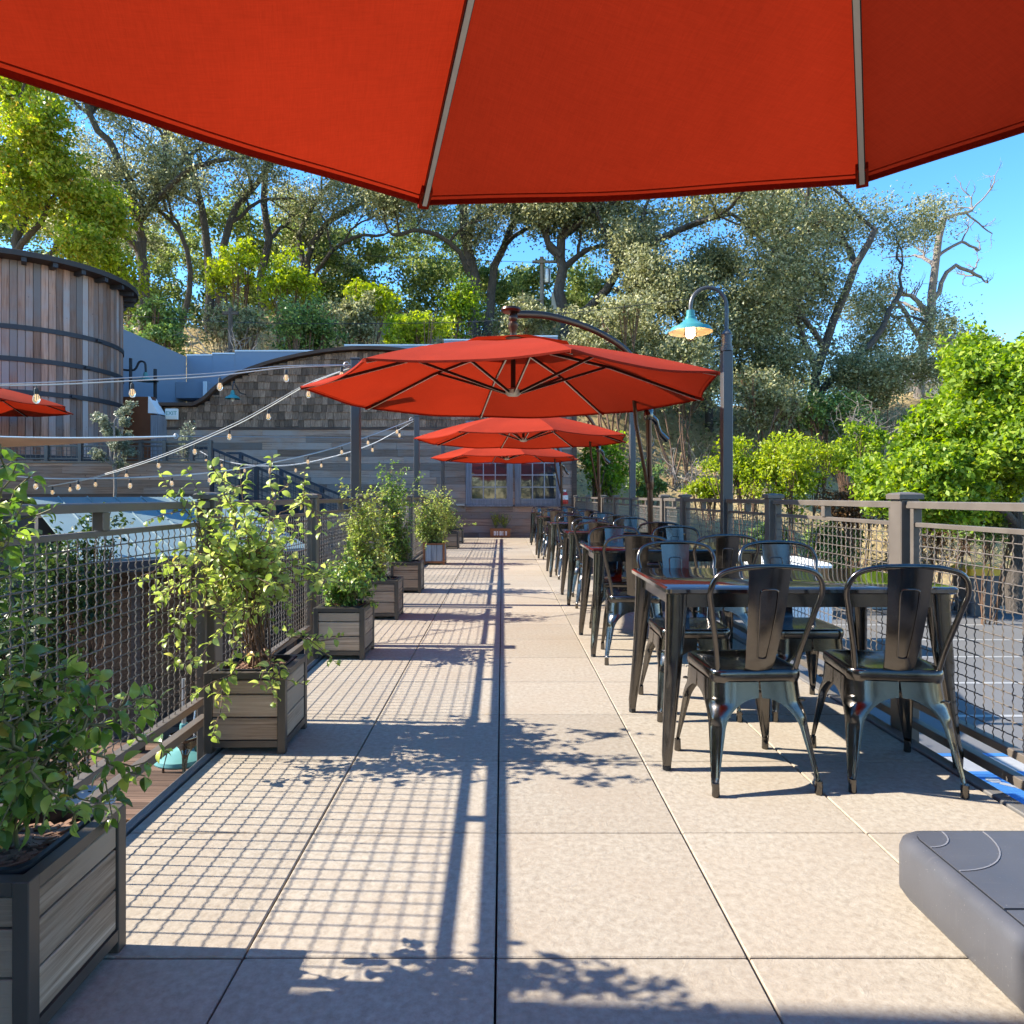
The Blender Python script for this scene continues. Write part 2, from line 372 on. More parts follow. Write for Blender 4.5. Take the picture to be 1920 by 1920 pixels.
for a, b in (((-.2, .04), (-.02, -.12)), ((-.02, -.12), (.2, -.14)), ((.2, -.14), (.3, -.36)), ((-.1, -.03), (.1, .02))):
    isa.bar((bx + a[0], by + a[1], GZ + .037), (bx + b[0], by + b[1], GZ + .037), .07, .004)
isa.obj('wheelchair_symbol', 'line_paint', lot)
kerb = MB()
kp = [(5.2, 20.05), (13.4, 20.05), (14.6, 19.3), (17, 18.4), (26, 18.1)]
for a, b in zip(kp, kp[1:]): kerb.bar((*a, GZ + .09), (*b, GZ + .09), .3, .2)
struct(kerb.obj('kerb', 'concrete'))
patio = MB().box(-16, -1.7, .5, 18.2, GZ - .1, GZ + .012).obj('patio', 'joint_dark'); struct(patio)
pl_m = MB().cbox(-4.5, -.1, -.066, .066, 0, .025, .004).mesh('plank', 'patio_wood')
for i in range(62): 
    link('plank', pl_m, patio, (-1.75 - (.6 if i % 2 else 0), 2.6 + i * .14, GZ + .014)); 
    if i % 2: link('plank', MB().cbox(-.5, -.005, -.066, .066, 0, .025, .004).mesh('plank', 'patio_wood') if i == 1 else bpy.data.objects['plank.002'].data, patio, (-1.75, 2.6 + i * .14, GZ + .014))

# ------------------------------------------------------------------ deck of stone slabs
W = .61; WALLY = 18.72
deck = MB().box(-1.243, 1.812, -2.4, WALLY - .02, -.28, -.034).obj('deck', 'joint_dark'); struct(deck)
random.seed(3)
slab_m = [MB().cbox(-W / 2 + .0028, W / 2 - .0028, -W / 2 + .0028, W / 2 - .0028, -.03, 0, .003).mesh('slab', 'slab') for k in range(1)]
y0 = 1.647 - W * 7
for r in range(35):
    yc = y0 + W * (r + .5)
    if yc < -1.9 or yc > WALLY - .3: continue
    for c in range(5):
        link('slab', slab_m[0], deck, (-1.236 + W * (c + .5), yc, random.uniform(-.0012, .0008)))
yl = y0 + W * 35
for x0, x1, n in ((-1.282, -1.246, 'edge_strip'), (1.822, 1.882, 'edge_strip')):
    MB().cbox(x0, x1, -2.4, WALLY - .03, -.30, .004, .004).obj(n, 'edge_steel', deck)
for y in (1.0, 6, 11, 16):
    for x in (-1.1, 1.6): MB().box(x - .1, x + .1, y - .1, y + .1, GZ, -.285).obj('support_post', 'concrete', deck)

# ------------------------------------------------------------------ railings with woven wire
PIT = .052
def crimp(L, vertical, n_per=4, amp=.0025, per=.030, r=.0027):
    m = MB(); n = int(L / per * n_per); pts = []
    for i in range(n + 1):
        t = i / n * L; d = amp * math.sin(2 * math.pi * t / per)
        pts.append((d, 0, t) if vertical else (d, t, 0))
    return m.tube(pts, r, 4, False)
ZT, ZB = .972, .165
vw_mesh = crimp(ZT - ZB, True).mesh('wire', 'rail_steel', True, 60)
hw_cache = {}
def hwire(L):
    k = round(L, 3)
    if k not in hw_cache: hw_cache[k] = crimp(L, False).mesh('wire', 'rail_steel', True, 60)
    return hw_cache[k]
post_mesh = MB().cbox(-.045, .045, -.045, .045, -.42, 1.10, .004).mesh('post', 'rail_steel')
cap_mesh = MB().loft([[(-a, -a, z), (a, -a, z), (a, a, z), (-a, a, z)] for a, z in ((.058, 1.10), (.058, 1.122), (.05, 1.128), (.012, 1.134))], True, True).mesh('post_cap', 'rail_steel')
def railing(X, posts, label, limit, skip=()):
    t = thing('mesh_railing', label, 'railing', (X, posts[0], 0)); o = posts[0]; count = 0; far = MB()
    for i, y in enumerate(posts):
        if i in skip: continue
        p = link('post', post_mesh, t, (0, y - o, 0)); link('post_cap', cap_mesh, p)
    for a, b in zip(posts, posts[1:]):
        y0, y1 = a - o + .048, b - o - .048; g = .028
        MB().cbox(-.024, .024, y0, y1, 1.058, 1.09, .004).obj('top_rail', 'rail_steel', t)
        MB().cbox(-.013, .013, y0 + g + .026, y1 - g - .026, ZT, ZT + .02, .003).obj('upper_bar', 'rail_steel', t)
        MB().cbox(-.022, .022, y0 + g + .026, y1 - g - .026, ZB - .03, ZB, .003).obj('lower_bar', 'rail_steel', t)
        MB().cbox(-.022, .022, y0, y1, .035, .07, .003).obj('bottom_rail', 'rail_steel', t)
        ym = (y0 + y1) / 2
        MB().cbox(-.02, .02, ym - .022, ym + .022, ZT + .021, 1.057, .002).obj('spacer', 'rail_steel', t)
        for yy in (y0 + g, y1 - g - .026): MB().cbox(-.0205, .0205, yy, yy + .026, ZB - .031, 1.0575, .002).obj('stile', 'rail_steel', t)
        ya, yb = y0 + g + .03, y1 - g - .03
        nv = int((yb - ya) / PIT); nh = int((ZT - ZB - .02) / PIT)
        if count + nv + nh <= limit:
            for k in range(nv): link('wire', vw_mesh, t, (0, ya + (k + .7) * PIT, ZB))
            hm = hwire(yb - ya)
            for k in range(nh): link('wire', hm, t, (.003, ya, ZB + (k + .8) * PIT))
            count += nv + nh
        else:
            for k in range(nv): far.bar((0, ya + (k + .7) * PIT, ZB), (0, ya + (k + .7) * PIT, ZT), .0055, .0055)
            for k in range(nh): far.bar((.003, ya, ZB + (k + .8) * PIT), (.003, yb, ZB + (k + .8) * PIT), .005, .005)
    if far.v: stuff(far.obj('wire_mesh', 'rail_steel', t))
    return t
LX, RX = -1.425, 1.93
LPOST = [-.28, 1.52, 3.32, 5.10, 6.9, 8.7, 10.5, 12.3, 14.1, 15.9, 17.7]
RPOST = [-.2, 1.55, 3.27, 4.86, 5.87, 7.2, 8.12, 10.12, 11.6, 13.0, 15.4, 17.9]
railing(LX, LPOST, 'brown steel wire-mesh railing behind the row of wooden planter boxes', 340)
railing(RX, RPOST, 'brown steel wire-mesh railing beside the tables, along the parking lot', 340, skip=(4, 7))

# tall poles of the string lights (outside the planter railing)
def light_pole(x, y, label):
    t = thing('string_light_pole', label, 'pole', (x, y, 0), 0, 'tall square poles of the string lights')
    MB().cbox(-.045, .045, -.045, .045, -.5, 2.52, .005).obj('shaft', 'pole_steel', t)
    MB().loft([[(-a, -a, z), (a, -a, z), (a, a, z), (-a, a, z)] for a, z in ((.05, 2.521), (.05, 2.535), (.045, 2.54))], True, True).obj('cap', 'pole_steel', t)
    m = MB(); m.tube([(-.046 - .05 + .03 * math.cos(a * .7), 0, 2.47 + .03 * math.sin(a * .7)) for a in range(10)], .006, 6); m.tube([(-.04, 0, 2.47), (-.075, 0, 2.47)], .008, 6)
    m.obj('eye_bolt', 'galv', t, smooth=True); return t
PX = -1.515
for y, d in ((7.05, 'nearest string-light pole, beside the big red umbrella'), (12.05, 'middle string-light pole, left of the second red umbrella'), (17.3, 'farthest string-light pole, slim in front of the window wall')):
    light_pole(PX, y, 'tall square dark pole, ' + d)

# lamp posts standing in the line of the parking-lot railing
def lamp_post(x, y, label):
    t = thing('lamp_post', label, 'street lamp', (x, y, 0), 0, 'lamp posts along the railing')
    MB().cbox(-.043, .043, -.043, .043, -.42, 2.36, .006).obj('shaft', 'pole_steel', t)
    m = MB(); m.lathe([(.052, 2.361), (.052, 2.40), (.042, 2.405), (.042, 2.50), (.046, 2.505), (.03, 2.535), (.018, 2.545)], 16, cap0=True, cap1=True)
    m.obj('collar', 'pole_steel', t, smooth=True)
    pts = [(0, 0, 2.54), (0, 0, 2.75)] + [(-.155 + .155 * math.cos(a), 0, 2.75 + .16 * math.sin(a)) for a in [math.pi * k / 14 for k in range(15)]] + [(-.31, 0, 2.70)]
    MB().tube(pts, .0165, 10).obj('gooseneck', 'pole_steel', t, smooth=True)
    c = (-.31, 0, 0)
    sh = MB(); sh.lathe([(.02, 2.715), (.034, 2.712), (.036, 2.66), (.046, 2.655), (.048, 2.635), (.075, 2.61), (.12, 2.578), (.165, 2.562), (.182, 2.538), (.188, 2.523)], 28, c, cap0=True)
    s = sh.obj('lamp_shade', 'teal', t, smooth=True)
    MB().lathe([(.185, 2.5235), (.178, 2.54), (.16, 2.553), (.115, 2.569), (.07, 2.6), (.03, 2.62)], 28, c, cap1=True).obj('shade_lining', 'enamel_white', s, smooth=True)
    MB().lathe([(.036, 2.605), (.042, 2.57), (.042, 2.50), (.03, 2.478), (.008, 2.47)], 14, c, True, True).obj('bulb_jar', 'lamp_glow', t, smooth=True)
    cg = MB()
    for k in range(6):
        a = k * math.pi / 3
        cg.tube([(c[0] + r * math.cos(a), r * math.sin(a), z) for r, z in ((.05, 2.60), (.052, 2.52), (.046, 2.48), (.02, 2.455), (0.002, 2.45))], .0032, 5)
    for r, z in ((.0525, 2.55), (.051, 2.505)): cg.tube([(c[0] + r * math.cos(a * .35), r * math.sin(a * .35), z) for a in range(19)], .003, 5)
    cg.obj('wire_guard', 'steel_band', t, smooth=True); return t
lamp_post(RX, 5.87, 'curved lamp post with teal metal shade beside the big red umbrella')
lamp_post(RX, 10.12, 'lamp post standing behind the big red umbrella, only its shaft showing')

# ------------------------------------------------------------------ timber building with arched shingle front
SCW = WALLY / FPX
def WX(px): return (px - 942) * SCW
def WZ(py): return EYE - (py - 930) * SCW
bld = thing('arched_timber_building', 'timber building with arched brown shingle gable at the end of the deck', 'building', (0, WALLY, 0))
arch_px = [(301, 760), (366, 760), (386, 749), (410, 727), (440, 707), (500, 684), (560, 669), (620, 659), (685, 655), (750, 658), (810, 668), (870, 683), (930, 706), (960, 727), (984, 749), (1004, 760), (1080, 760)]
arch = [(WX(a), WZ(b)) for a, b in arch_px]
core = [(arch[0][0], 0, GZ)] + [(x, 0, z) for x, z in arch] + [(arch[-1][0], 0, GZ)]
cpts = [(x, .05, z - .03) for x, y, z in core]
MB().poly_prism(cpts, (0, 4.2, 0)).obj('wall_core', 'dark_trim', bld)
def arch_z(x):
    for (a, za), (b, zb) in zip(arch, arch[1:]):
        if a <= x <= b: return za + (zb - za) * (x - a) / (b - a)
    return -9
tr = MB()
full = [Vector((arch[0][0], 0, arch[0][1]))] + smooth_path([(x, 0, z) for x, z in arch[1:16]], 56) + [Vector((arch[16][0], 0, arch[16][1]))]
for a, b in zip(full, full[1:]):
    d = (b - a).normalized(); n = Vector((-d.z, 0, d.x))
    tr.add([a + Vector((0, y, 0)) + n * o for y in (-.16, .5) for o in (-.03, .06)] + [b + Vector((0, y, 0)) + n * o for y in (-.16, .5) for o in (-.03, .06)],
           [(0, 1, 5, 4), (2, 6, 7, 3), (1, 3, 7, 5), (0, 4, 6, 2), (0, 2, 3, 1), (4, 5, 7, 6)])
tr.obj('roof_trim', 'brown_trim', bld)
# horizontal boards, butted end to end, windows left open
wins = [(WX(884), WX(951), WZ(936), WZ(800)), (WX(976), WX(1043), WZ(936), WZ(800))]
CAS = .155
random.seed(11); BH = .19; z = -1.6; row = 0
while z < WZ(806) - .02:
    z1 = min(z + BH - .006, WZ(806)); x = WX(301)
    while x < WX(1079) - .01:
        e = min(x + random.uniform(1.7, 4.2), WX(1080))
        if WX(1080) - e < .5: e = WX(1080)
        segs = [(x, e - .004, z, z1)]
        for (a, b, zb, zt) in wins:
            a -= CAS; b += CAS; zb -= CAS + .046; zt += CAS
            if z1 > zb and z < zt:
                ns = []
                for p, q, za_, zb_ in segs:
                    if q <= a or p >= b: ns.append((p, q, za_, zb_)); continue
                    if p < a - .02: ns.append((p, a - .004, za_, zb_))
                    if q > b + .02: ns.append((b + .004, q, za_, zb_))
                    if za_ < zb - .02: ns.append((max(p, a) - .002, min(q, b) + .002, za_, zb - .003))
                    if zb_ > zt + .02: ns.append((max(p, a) - .002, min(q, b) + .002, zt + .003, zb_))
                segs = ns
        for p, q, za_, zb_ in segs:
            if q - p < .02: continue
            pr = random.uniform(.0, .012)
            MB().box(0, q - p, -.022 - pr, .045, 0, zb_ - za_).obj('board', 'board_wood', bld, (p, 0, za_))
        x = e
    z += BH; row += 1
MB().box(WX(301), WX(1080), -.055, .046, WZ(806), WZ(801)).obj('drip_board', 'brown_trim', bld)
# shingles
SHH = .205; z = WZ(801) + .002; n = 0; farsh = MB(); cache = {}; cand = []
while z < WZ(655):
    x = WX(302) + random.uniform(0, .1)
    while x < WX(1078):
        w = random.choice((.11, .14, .16, .19, .21)); jit = random.uniform(-.016, .016)
        top = min(arch_z(x + .01), arch_z(x + w - .01)) - .05
        if top > z + .03: cand.append((x, z + jit, w, min(SHH + .07, top - z - jit)))
        x += w + .006
    z += SHH
vis = [c for c in cand if c[0] < WX(720)]
vis.sort(key=lambda c: -c[0]); keep = set(id(c) for c in vis[:300])
def shingle(m, w, h, ox=0, oz=0):
    return m.add([(ox, -.038, oz), (ox + w, -.038, oz), (ox + w, -.004, oz + h), (ox, -.004, oz + h), (ox, .03, oz), (ox + w, .03, oz), (ox + w, .03, oz + h), (ox, .03, oz + h)],
                 [(0, 1, 2, 3), (0, 4, 5, 1), (1, 5, 6, 2), (3, 7, 4, 0), (2, 6, 7, 3)])
for c in cand:
    if id(c) in keep:
        k = (c[2], round(c[3], 2))
        if k not in cache: cache[k] = shingle(MB(), c[2], round(c[3], 2)).mesh('shingle', 'shingle')
        link('shingle', cache[k], bld, (c[0], random.uniform(-.006, .004), c[1]))
    else: shingle(farsh, c[2], c[3], c[0], c[1])
if farsh.v: stuff(farsh.obj('shingle_field', 'shingle_far', bld))
for (a, b, zb, zt) in wins:
    w = MB()
    w.box(a - CAS, a, -.05, .044, zb - CAS, zt + CAS); w.box(b, b + CAS, -.05, .044, zb - CAS, zt + CAS)
    w.box(a + .001, b - .001, -.05, .044, zt, zt + CAS); w.box(a + .001, b - .001, -.062, .044, zb - CAS, zb)
    wo = w.obj('window', 'casing_wood', bld)
    MB().box(a - CAS - .05, b + CAS + .05, -.09, .043, zb - CAS - .045, zb - CAS - .002).obj('sill', 'casing_wood', wo)
    mu = MB(); nxp, nzp = 3, 6
    pw = (b - a) / nxp; ph = (zt - zb) / nzp
    for i in range(nxp + 1): mu.box(a + i * pw - .014, a + i * pw + .014, -.028, .03, zb, zt)
    for j in range(nzp + 1): mu.box(a + .001, b - .001, -.026, .028, max(zb, zb + j * ph - .014), min(zt, zb + j * ph + .014))
    mu.obj('muntins', 'muntin_grey', wo)
    for i in range(nxp):
        for j in range(nzp):
            MB().box(a + i * pw + .015, a + (i + 1) * pw - .015, -.006, 0, zb + j * ph + .015, zb + (j + 1) * ph - .015).obj('pane', 'glass', wo)
MB().box(WX(1072), WX(1081), -.08, .3, GZ, WZ(760)).obj('corner_board', 'brown_trim', bld)
m = MB(); m.box(WX(856), WX(872), -.20, -.03, WZ(948), WZ(944.5)); m.obj('drain_shelf', 'galv', bld)
# gooseneck wall lamp
g = thing('wall_lamp', 'small teal gooseneck lamp on the arched shingle gable', 'lamp', (WX(462), WALLY - .05, WZ(740)))
MB().tube(smooth_path([(0, 0, 0), (-.08, -.2, .02), (-.16, -.3, .2), (-.19, -.34, .3), (-.2, -.4, .12), (-.2, -.4, 0)], 16), .014, 6).obj('arm', 'steel_band', g, smooth=True)
MB().lathe([(.03, .05), (.05, 0), (.06, -.06), (.17, -.13), (.2, -.18)], 16, (-.2, -.4, 0), cap0=True).obj('shade', 'teal', g, smooth=True)
MB().lathe([(.01, -.12), (.045, -.16), (.05, -.21), (.02, -.25)], 10, (-.2, -.4, 0), True, True).obj('bulb', 'enamel_white', g, smooth=True)
# EXIT sign
e = thing('exit_sign', 'small white sign with green EXIT lettering on the shingle wall', 'sign', (WX(325), WALLY - .05, WZ(777)))
MB().cbox(-.18, .18, -.07, 0, -.15, .15, .02).obj('housing', 'white_paint', e)
MB().box(-.15, .15, -.078, -.071, -.145, -.06).obj('lamp_strip', 'enamel_white', e)
cu = bpy.data.curves.new('lettering', 'FONT'); cu.body = 'EXIT'; cu.size = .15; cu.extrude = .003; cu.align_x = 'CENTER'
tmp = bpy.data.objects.new('tmp', cu); COL.objects.link(tmp); bpy.context.view_layer.update()
me = bpy.data.meshes.new_from_object(tmp.evaluated_get(bpy.context.evaluated_depsgraph_get())); bpy.data.objects.remove(tmp)
me.materials.clear(); me.materials.append(MATS['sign_green']); link('lettering', me, e, (0, -.075, -.03), (math.radians(90), 0, 0))
# fire extinguisher
f = thing('fire_extinguisher', 'red fire extinguisher hanging on the wall beside the paned window', 'extinguisher', (WX(1059), WALLY - .13, WZ(945)))
MB().lathe([(.0, .0), (.075, .005), (.08, .03), (.08, .24), (.05, .31), (.022, .33)], 14, cap1=True).obj('cylinder_body', 'fire_red', f, smooth=True)
MB().lathe([(.0815, .12), (.0815, .24)], 14).obj('paper_label', 'white_paint', f, smooth=True)
m = MB(); m.box(-.02, .02, -.02, .02, .33, .38); m.box(-.10, .03, -.012, .012, .37, .39); m.tube(smooth_path([(-.02, 0, .36), (-.12, 0, .33), (-.14, 0, .2), (-.11, -.02, .1)], 10), .012, 6)
m.obj('valve_and_hose', 'white_paint', f, smooth=True)

# ------------------------------------------------------------------ blue stucco block behind
sb = thing('stucco_building', 'plain blue-grey stucco building rising behind the arched gable', 'building', (0, 0, 0))
d24 = 24.0
def bz(py, Y): return EYE - (py - 930) * Y / FPX
steps = [(350, 398, 667), (398, 440, 664), (440, 645, 659), (645, 832, 648), (832, 950, 638), (950, 1046, 631)]
for i, (a, b, y) in enumerate(steps):
    MB().box((a - 942) * d24 / FPX, (b - 942) * d24 / FPX, d24 + .01 * i, d24 + 2 + .03 * i, GZ, bz(y, d24)).obj('wall_block', 'stucco_blue', sb)
    MB().box((a - 942) * d24 / FPX, (b - 942) * d24 / FPX, d24 - .02 + .01 * i, d24 + .3, bz(y, d24) + .002, bz(y, d24) + .05).obj('parapet_cap', 'stucco_white', sb)
MB().box(-11.4, -11.13, 18.6, 23.99, GZ, 6.02).obj('side_wall', 'stucco_blue', sb)
MB().box(-11.12, -10.0, 23.2, 23.98, 5.0 - .55, 5.0).obj('door_canopy', 'stucco_blue', sb)
MB().box(-10.15, -10.05, 23.1, 23.19, 2.0, 5.0).obj('canopy_post', 'stucco_white', sb)
MB().box(-9.9, -8.6, 23.9, 23.995, 3.2, 4.75).obj('window_band', 'dark_room', sb)
w2 = thing('yard_lamp', 'grey gooseneck yard lamp in front of the blue-grey stucco wall', 'lamp', P(245, 745, 19.5) )
zt = (745 - 672) * 19.5 / FPX
MB().tube([(0, 0, -2.5), (0, 0, zt)], .045, 8).obj('post', 'steel_band', w2, smooth=True)
MB().tube(smooth_path([(-.25, 0, zt - .32), (.1, 0, zt - .33), (.25, 0, zt - .1), (.4, 0, zt - .12), (.43, 0, zt - .3), (.43, 0, zt - .42)], 20), .03, 6).obj('arm', 'steel_band', w2, smooth=True)
MB().lathe([(.05, .1), (.07, -.02), (.12, -.08), (.34, -.14)], 16, (.43, 0, zt - .5), cap0=True).obj('shade', 'teal_dull', w2, smooth=True)
MB().tube([(.55, .3, -2.5), (.55, .3, zt - .25)], .05, 8).obj('second_post', 'steel_band', w2, smooth=True)

# ------------------------------------------------------------------ round wooden tower
TC = Vector((-12.05, 17.2, 0)); TR = 2.13; TZ = 6.42
tw = thing('round_wooden_tower', 'round tank-like tower of weathered vertical planks with dark steel hoops', 'tower', (TC.x, TC.y, 0))
MB().lathe([(TR - .06, .2), (TR - .06, TZ)], 48, cap0=True, cap1=True).obj('tower_core', 'dark_trim', tw)
NS = 92; random.seed(5)
for k in range(NS):
    a0, a1 = 2 * math.pi * (k + .025) / NS, 2 * math.pi * (k + .975) / NS; am = (a0 + a1) / 2
    w = TR * (a1 - a0) / 2; pr = random.uniform(0, .012)
    o = MB().cbox(-w, w, -.045, .03 + pr, .0, TZ - .2, .003).obj('stave', 'stave_wood', tw, (TR * math.cos(am), TR * math.sin(am), .2))
    o.rotation_euler = (0, 0, am - math.pi / 2)
for z in (4.92, 4.2, 3.46, 2.0):
    MB().lathe([(TR + .048, z - .055), (TR + .062, z - .055), (TR + .062, z + .055), (TR + .048, z + .055), (TR + .048, z - .055)], 96).obj('hoop', 'steel_band', tw)
    a = -1.2; MB().box(-.08, .08, -.0, .05, -.03, .03).obj('hoop_clamp', 'steel_band', tw, ((TR + .07) * math.cos(a + z * .2), (TR + .07) * math.sin(a + z * .2), z), rot=(0, 0, a + z * .2 - math.pi / 2))
rf = MB(); rf.lathe([(TR + .02, TZ + .0), (TR + .36, TZ + .02), (TR + .40, TZ + .02), (TR + .40, TZ + .14), (TR + .34, TZ + .16), (.02, TZ + .75)], 72, cap0=True, cap1=True)
ro = rf.obj('roof', 'dark_trim', tw)
for k in range(26):
    a = 2 * math.pi * k / 26
    MB().box(-.05, .05, 0, .32, -.1, .0).obj('rafter_tail', 'steel_band', ro, ((TR + .03) * math.cos(a), (TR + .03) * math.sin(a), TZ + .015), rot=(0, 0, a - math.pi / 2))
# copper entry panel and post between tower and gable
cp = thing('rust_brown_entry', 'rust-brown metal entry wall between the round tower and shingle gable', 'entrance', P(254, 880, 18.3))
MB().box(-.55, .45, 0, .2, -3, 1.95).obj('panel', 'copper_panel', cp)
MB().box(.46, .655, -.1, .4, -3, 1.45).obj('corner_post', 'casing_wood', cp)
m = MB(); m.add([(.40, -.12, 1.5), (.67, -.12, 1.48), (.67, .3, 1.48), (.40, .3, 1.95), (.40, -.12, 1.95)], [(0, 1, 4), (1, 2, 3, 4), (0, 4, 3), (0, 3, 2, 1)]); m.obj('hip_cap', 'stucco_white', cp)

# ------------------------------------------------------------------ raised terrace with parapet and rail
TY = 12.0
te = thing('wooden_terrace', 'raised terrace with plank parapet below the round tower', 'terrace', (0, TY, 0))
tx0, tx1 = -15.0, (393 - 942) * TY / FPX
zp = bz(868, TY); zl = bz(926, TY)
MB().box(tx0, tx1, .02, 6.4, GZ, .9).obj('platform', 'dark_trim', te)
MB().box(tx0, tx1, .021, .12, .901, zp - .02).obj('parapet_core', 'dark_trim', te)
z = zl; random.seed(8)
while z < zp - .02:
    x = tx0
    while x < tx1 - .05:
        e = min(tx1, x + random.uniform(1.6, 3.2)); 
        if tx1 - e < .4: e = tx1
        MB().box(0, e - x - .004, -.02 - random.uniform(0, .01), .02, 0, min(.118, zp - z - .006)).obj('board', 'board_wood', te, (x, 0, z)); x = e
    z += .122
MB().box(tx0, tx1 + .1, -.07, .019, zl - .1, zl - .003).obj('fascia', 'brown_trim', te)
MB().box(tx0, tx1 + .02, -.05, .16, zp, zp + .03).obj('parapet_cap', 'rail_steel', te)
tr_ = thing('terrace_rail', 'low steel mesh rail along the terrace parapet under the tower', 'railing', (0, TY + .05, 0))
zr = bz(826, TY); zq = bz(864, TY)
MB().box(tx0, tx1 + .03, -.03, .03, zr - .04, zr).obj('top_rail', 'pole_steel', tr_)
MB().box(tx0, tx1, -.015, .015, zq + .03, zq + .055).obj('lower_bar', 'pole_steel', tr_)
MB().box(tx0, tx1, -.015, .015, zr - .10, zr - .08).obj('upper_bar', 'pole_steel', tr_)
for px in (85, 148, 207, 262, 307, 358, 392, -30):
    x = (px - 942) * TY / FPX; MB().box(x - .03, x + .03, -.04, .04, zp - .2, zr + .01).obj('post', 'pole_steel', tr_)
wm = MB()
for i in range(int((tx1 + 9.6) / .09)): x = -9.6 + i * .09; wm.bar((x, 0, zq + .05), (x, 0, zr - .09), .008, .008)
for k in range(3): zz = zq + .11 + k * .07; wm.bar((-9.6, .006, zz), (tx1, .006, zz), .008, .008)
stuff(wm.obj('wire_mesh', 'pole_steel', tr_))
# stair going down from the terrace
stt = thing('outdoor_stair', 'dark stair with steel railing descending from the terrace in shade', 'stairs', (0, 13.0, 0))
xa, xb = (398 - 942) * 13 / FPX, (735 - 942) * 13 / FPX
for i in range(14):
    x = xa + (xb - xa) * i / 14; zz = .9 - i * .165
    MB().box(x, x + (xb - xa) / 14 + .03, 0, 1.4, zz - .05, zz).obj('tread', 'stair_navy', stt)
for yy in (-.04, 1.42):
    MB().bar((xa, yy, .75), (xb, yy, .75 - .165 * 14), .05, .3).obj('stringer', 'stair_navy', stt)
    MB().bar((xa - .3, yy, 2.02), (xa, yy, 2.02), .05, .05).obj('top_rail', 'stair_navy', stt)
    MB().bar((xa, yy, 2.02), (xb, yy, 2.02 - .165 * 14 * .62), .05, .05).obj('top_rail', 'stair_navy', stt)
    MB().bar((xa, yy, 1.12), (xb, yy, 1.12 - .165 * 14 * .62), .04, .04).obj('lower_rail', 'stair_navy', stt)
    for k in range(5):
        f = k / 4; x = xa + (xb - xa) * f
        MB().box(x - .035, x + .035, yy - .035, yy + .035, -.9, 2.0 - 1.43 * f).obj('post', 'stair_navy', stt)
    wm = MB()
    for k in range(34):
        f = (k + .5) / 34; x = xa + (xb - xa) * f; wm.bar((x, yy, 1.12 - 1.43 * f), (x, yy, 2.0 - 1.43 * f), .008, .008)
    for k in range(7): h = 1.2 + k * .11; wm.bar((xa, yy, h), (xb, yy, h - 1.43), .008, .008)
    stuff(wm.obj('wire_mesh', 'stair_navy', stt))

# ------------------------------------------------------------------ low pavilion with standing-seam roof beyond the planter railing
pv = thing('metal_roof_pavilion', 'low pavilion with pale standing-seam metal roof beyond the planter railing', 'pavilion')
E1 = Vector((-4.93, 7.95, .35)); dE = Vector((.69, .725, 0)).normalized(); dU = Vector((-.725, .69, .30)); LN = 3.0; LU = 2.5
NS_ = 8; wS = LN / NS_
for i in range(NS_):
    a = E1 + dE * (i * wS + .003); b = E1 + dE * ((i + 1) * wS - .003); th = Vector((0, 0, -.03))
    MB().loft([[a, b, b + th, a + th], [a + dU * LU, b + dU * LU, b + dU * LU + th, a + dU * LU + th]], True, True).obj('roof_panel', 'sheet_metal_roof', pv)
    if i: 
        s = E1 + dE * (i * wS) + Vector((0, 0, .014)); MB().bar(s - Vector((0, 0, .008)), s + dU * LU - Vector((0, 0, .008)), .012, .024).obj('seam', 'sheet_metal_roof', pv)
g0 = E1 + Vector((.06, -.06, -.09)); MB().bar(g0 - dE * .1, g0 + dE * (LN + .1), .11, .13).obj('gutter', 'steel_band', pv)
for k in (.75, 1.9, 2.9):
    q = E1 + dE * k + dU * .35; MB().box(q.x - .06, q.x + .06, q.y - .06, q.y + .06, GZ, q.z - .06).obj('post', 'brown_trim', pv)
q = E1 + dU * 1.9 + Vector((0, 0, -.1)); q2 = q + dE * LN
MB().add([q, q2, Vector((q2.x, q2.y, GZ)), Vector((q.x, q.y, GZ))] + [v + dU * .2 for v in (q, q2)] + [Vector((v.x, v.y, GZ)) + dU * .2 for v in (q2, q)], [(0, 1, 2, 3), (0, 4, 5, 1), (4, 7, 6, 5), (1, 5, 6, 2), (0, 3, 7, 4)]).obj('back_wall', 'dark_trim', pv)
for r in range(13):
    zz = GZ + .12 + r * .19
    a = q + Vector((.03, -.03, 0)); b = q2 + Vector((.03, -.03, 0))
    MB().bar((a.x, a.y, zz), (b.x, b.y, zz), .03, .18).obj('board', 'patio_wood', pv)

# unseen timber wall, added and sized to throw shade across the near slabs
bw = thing('shade_wall', 'unseen timber wall beyond the deck edge, added for its shadow', 'building', (0, 0, 0))
MB().box(-5.2, -4.42, -9, 1.735, GZ, 4.32).obj('wall_core', 'dark_trim', bw)
MB().box(-5.3, -4.3, -9.05, 1.737, 4.321, 4.4).obj('coping', 'brown_trim', bw)
for k in range(32):
    MB().box(-4.419, -4.39, -9, 1.736, GZ + .03 + k * .2, GZ + .03 + k * .2 + .192).obj('board', 'board_wood', bw)
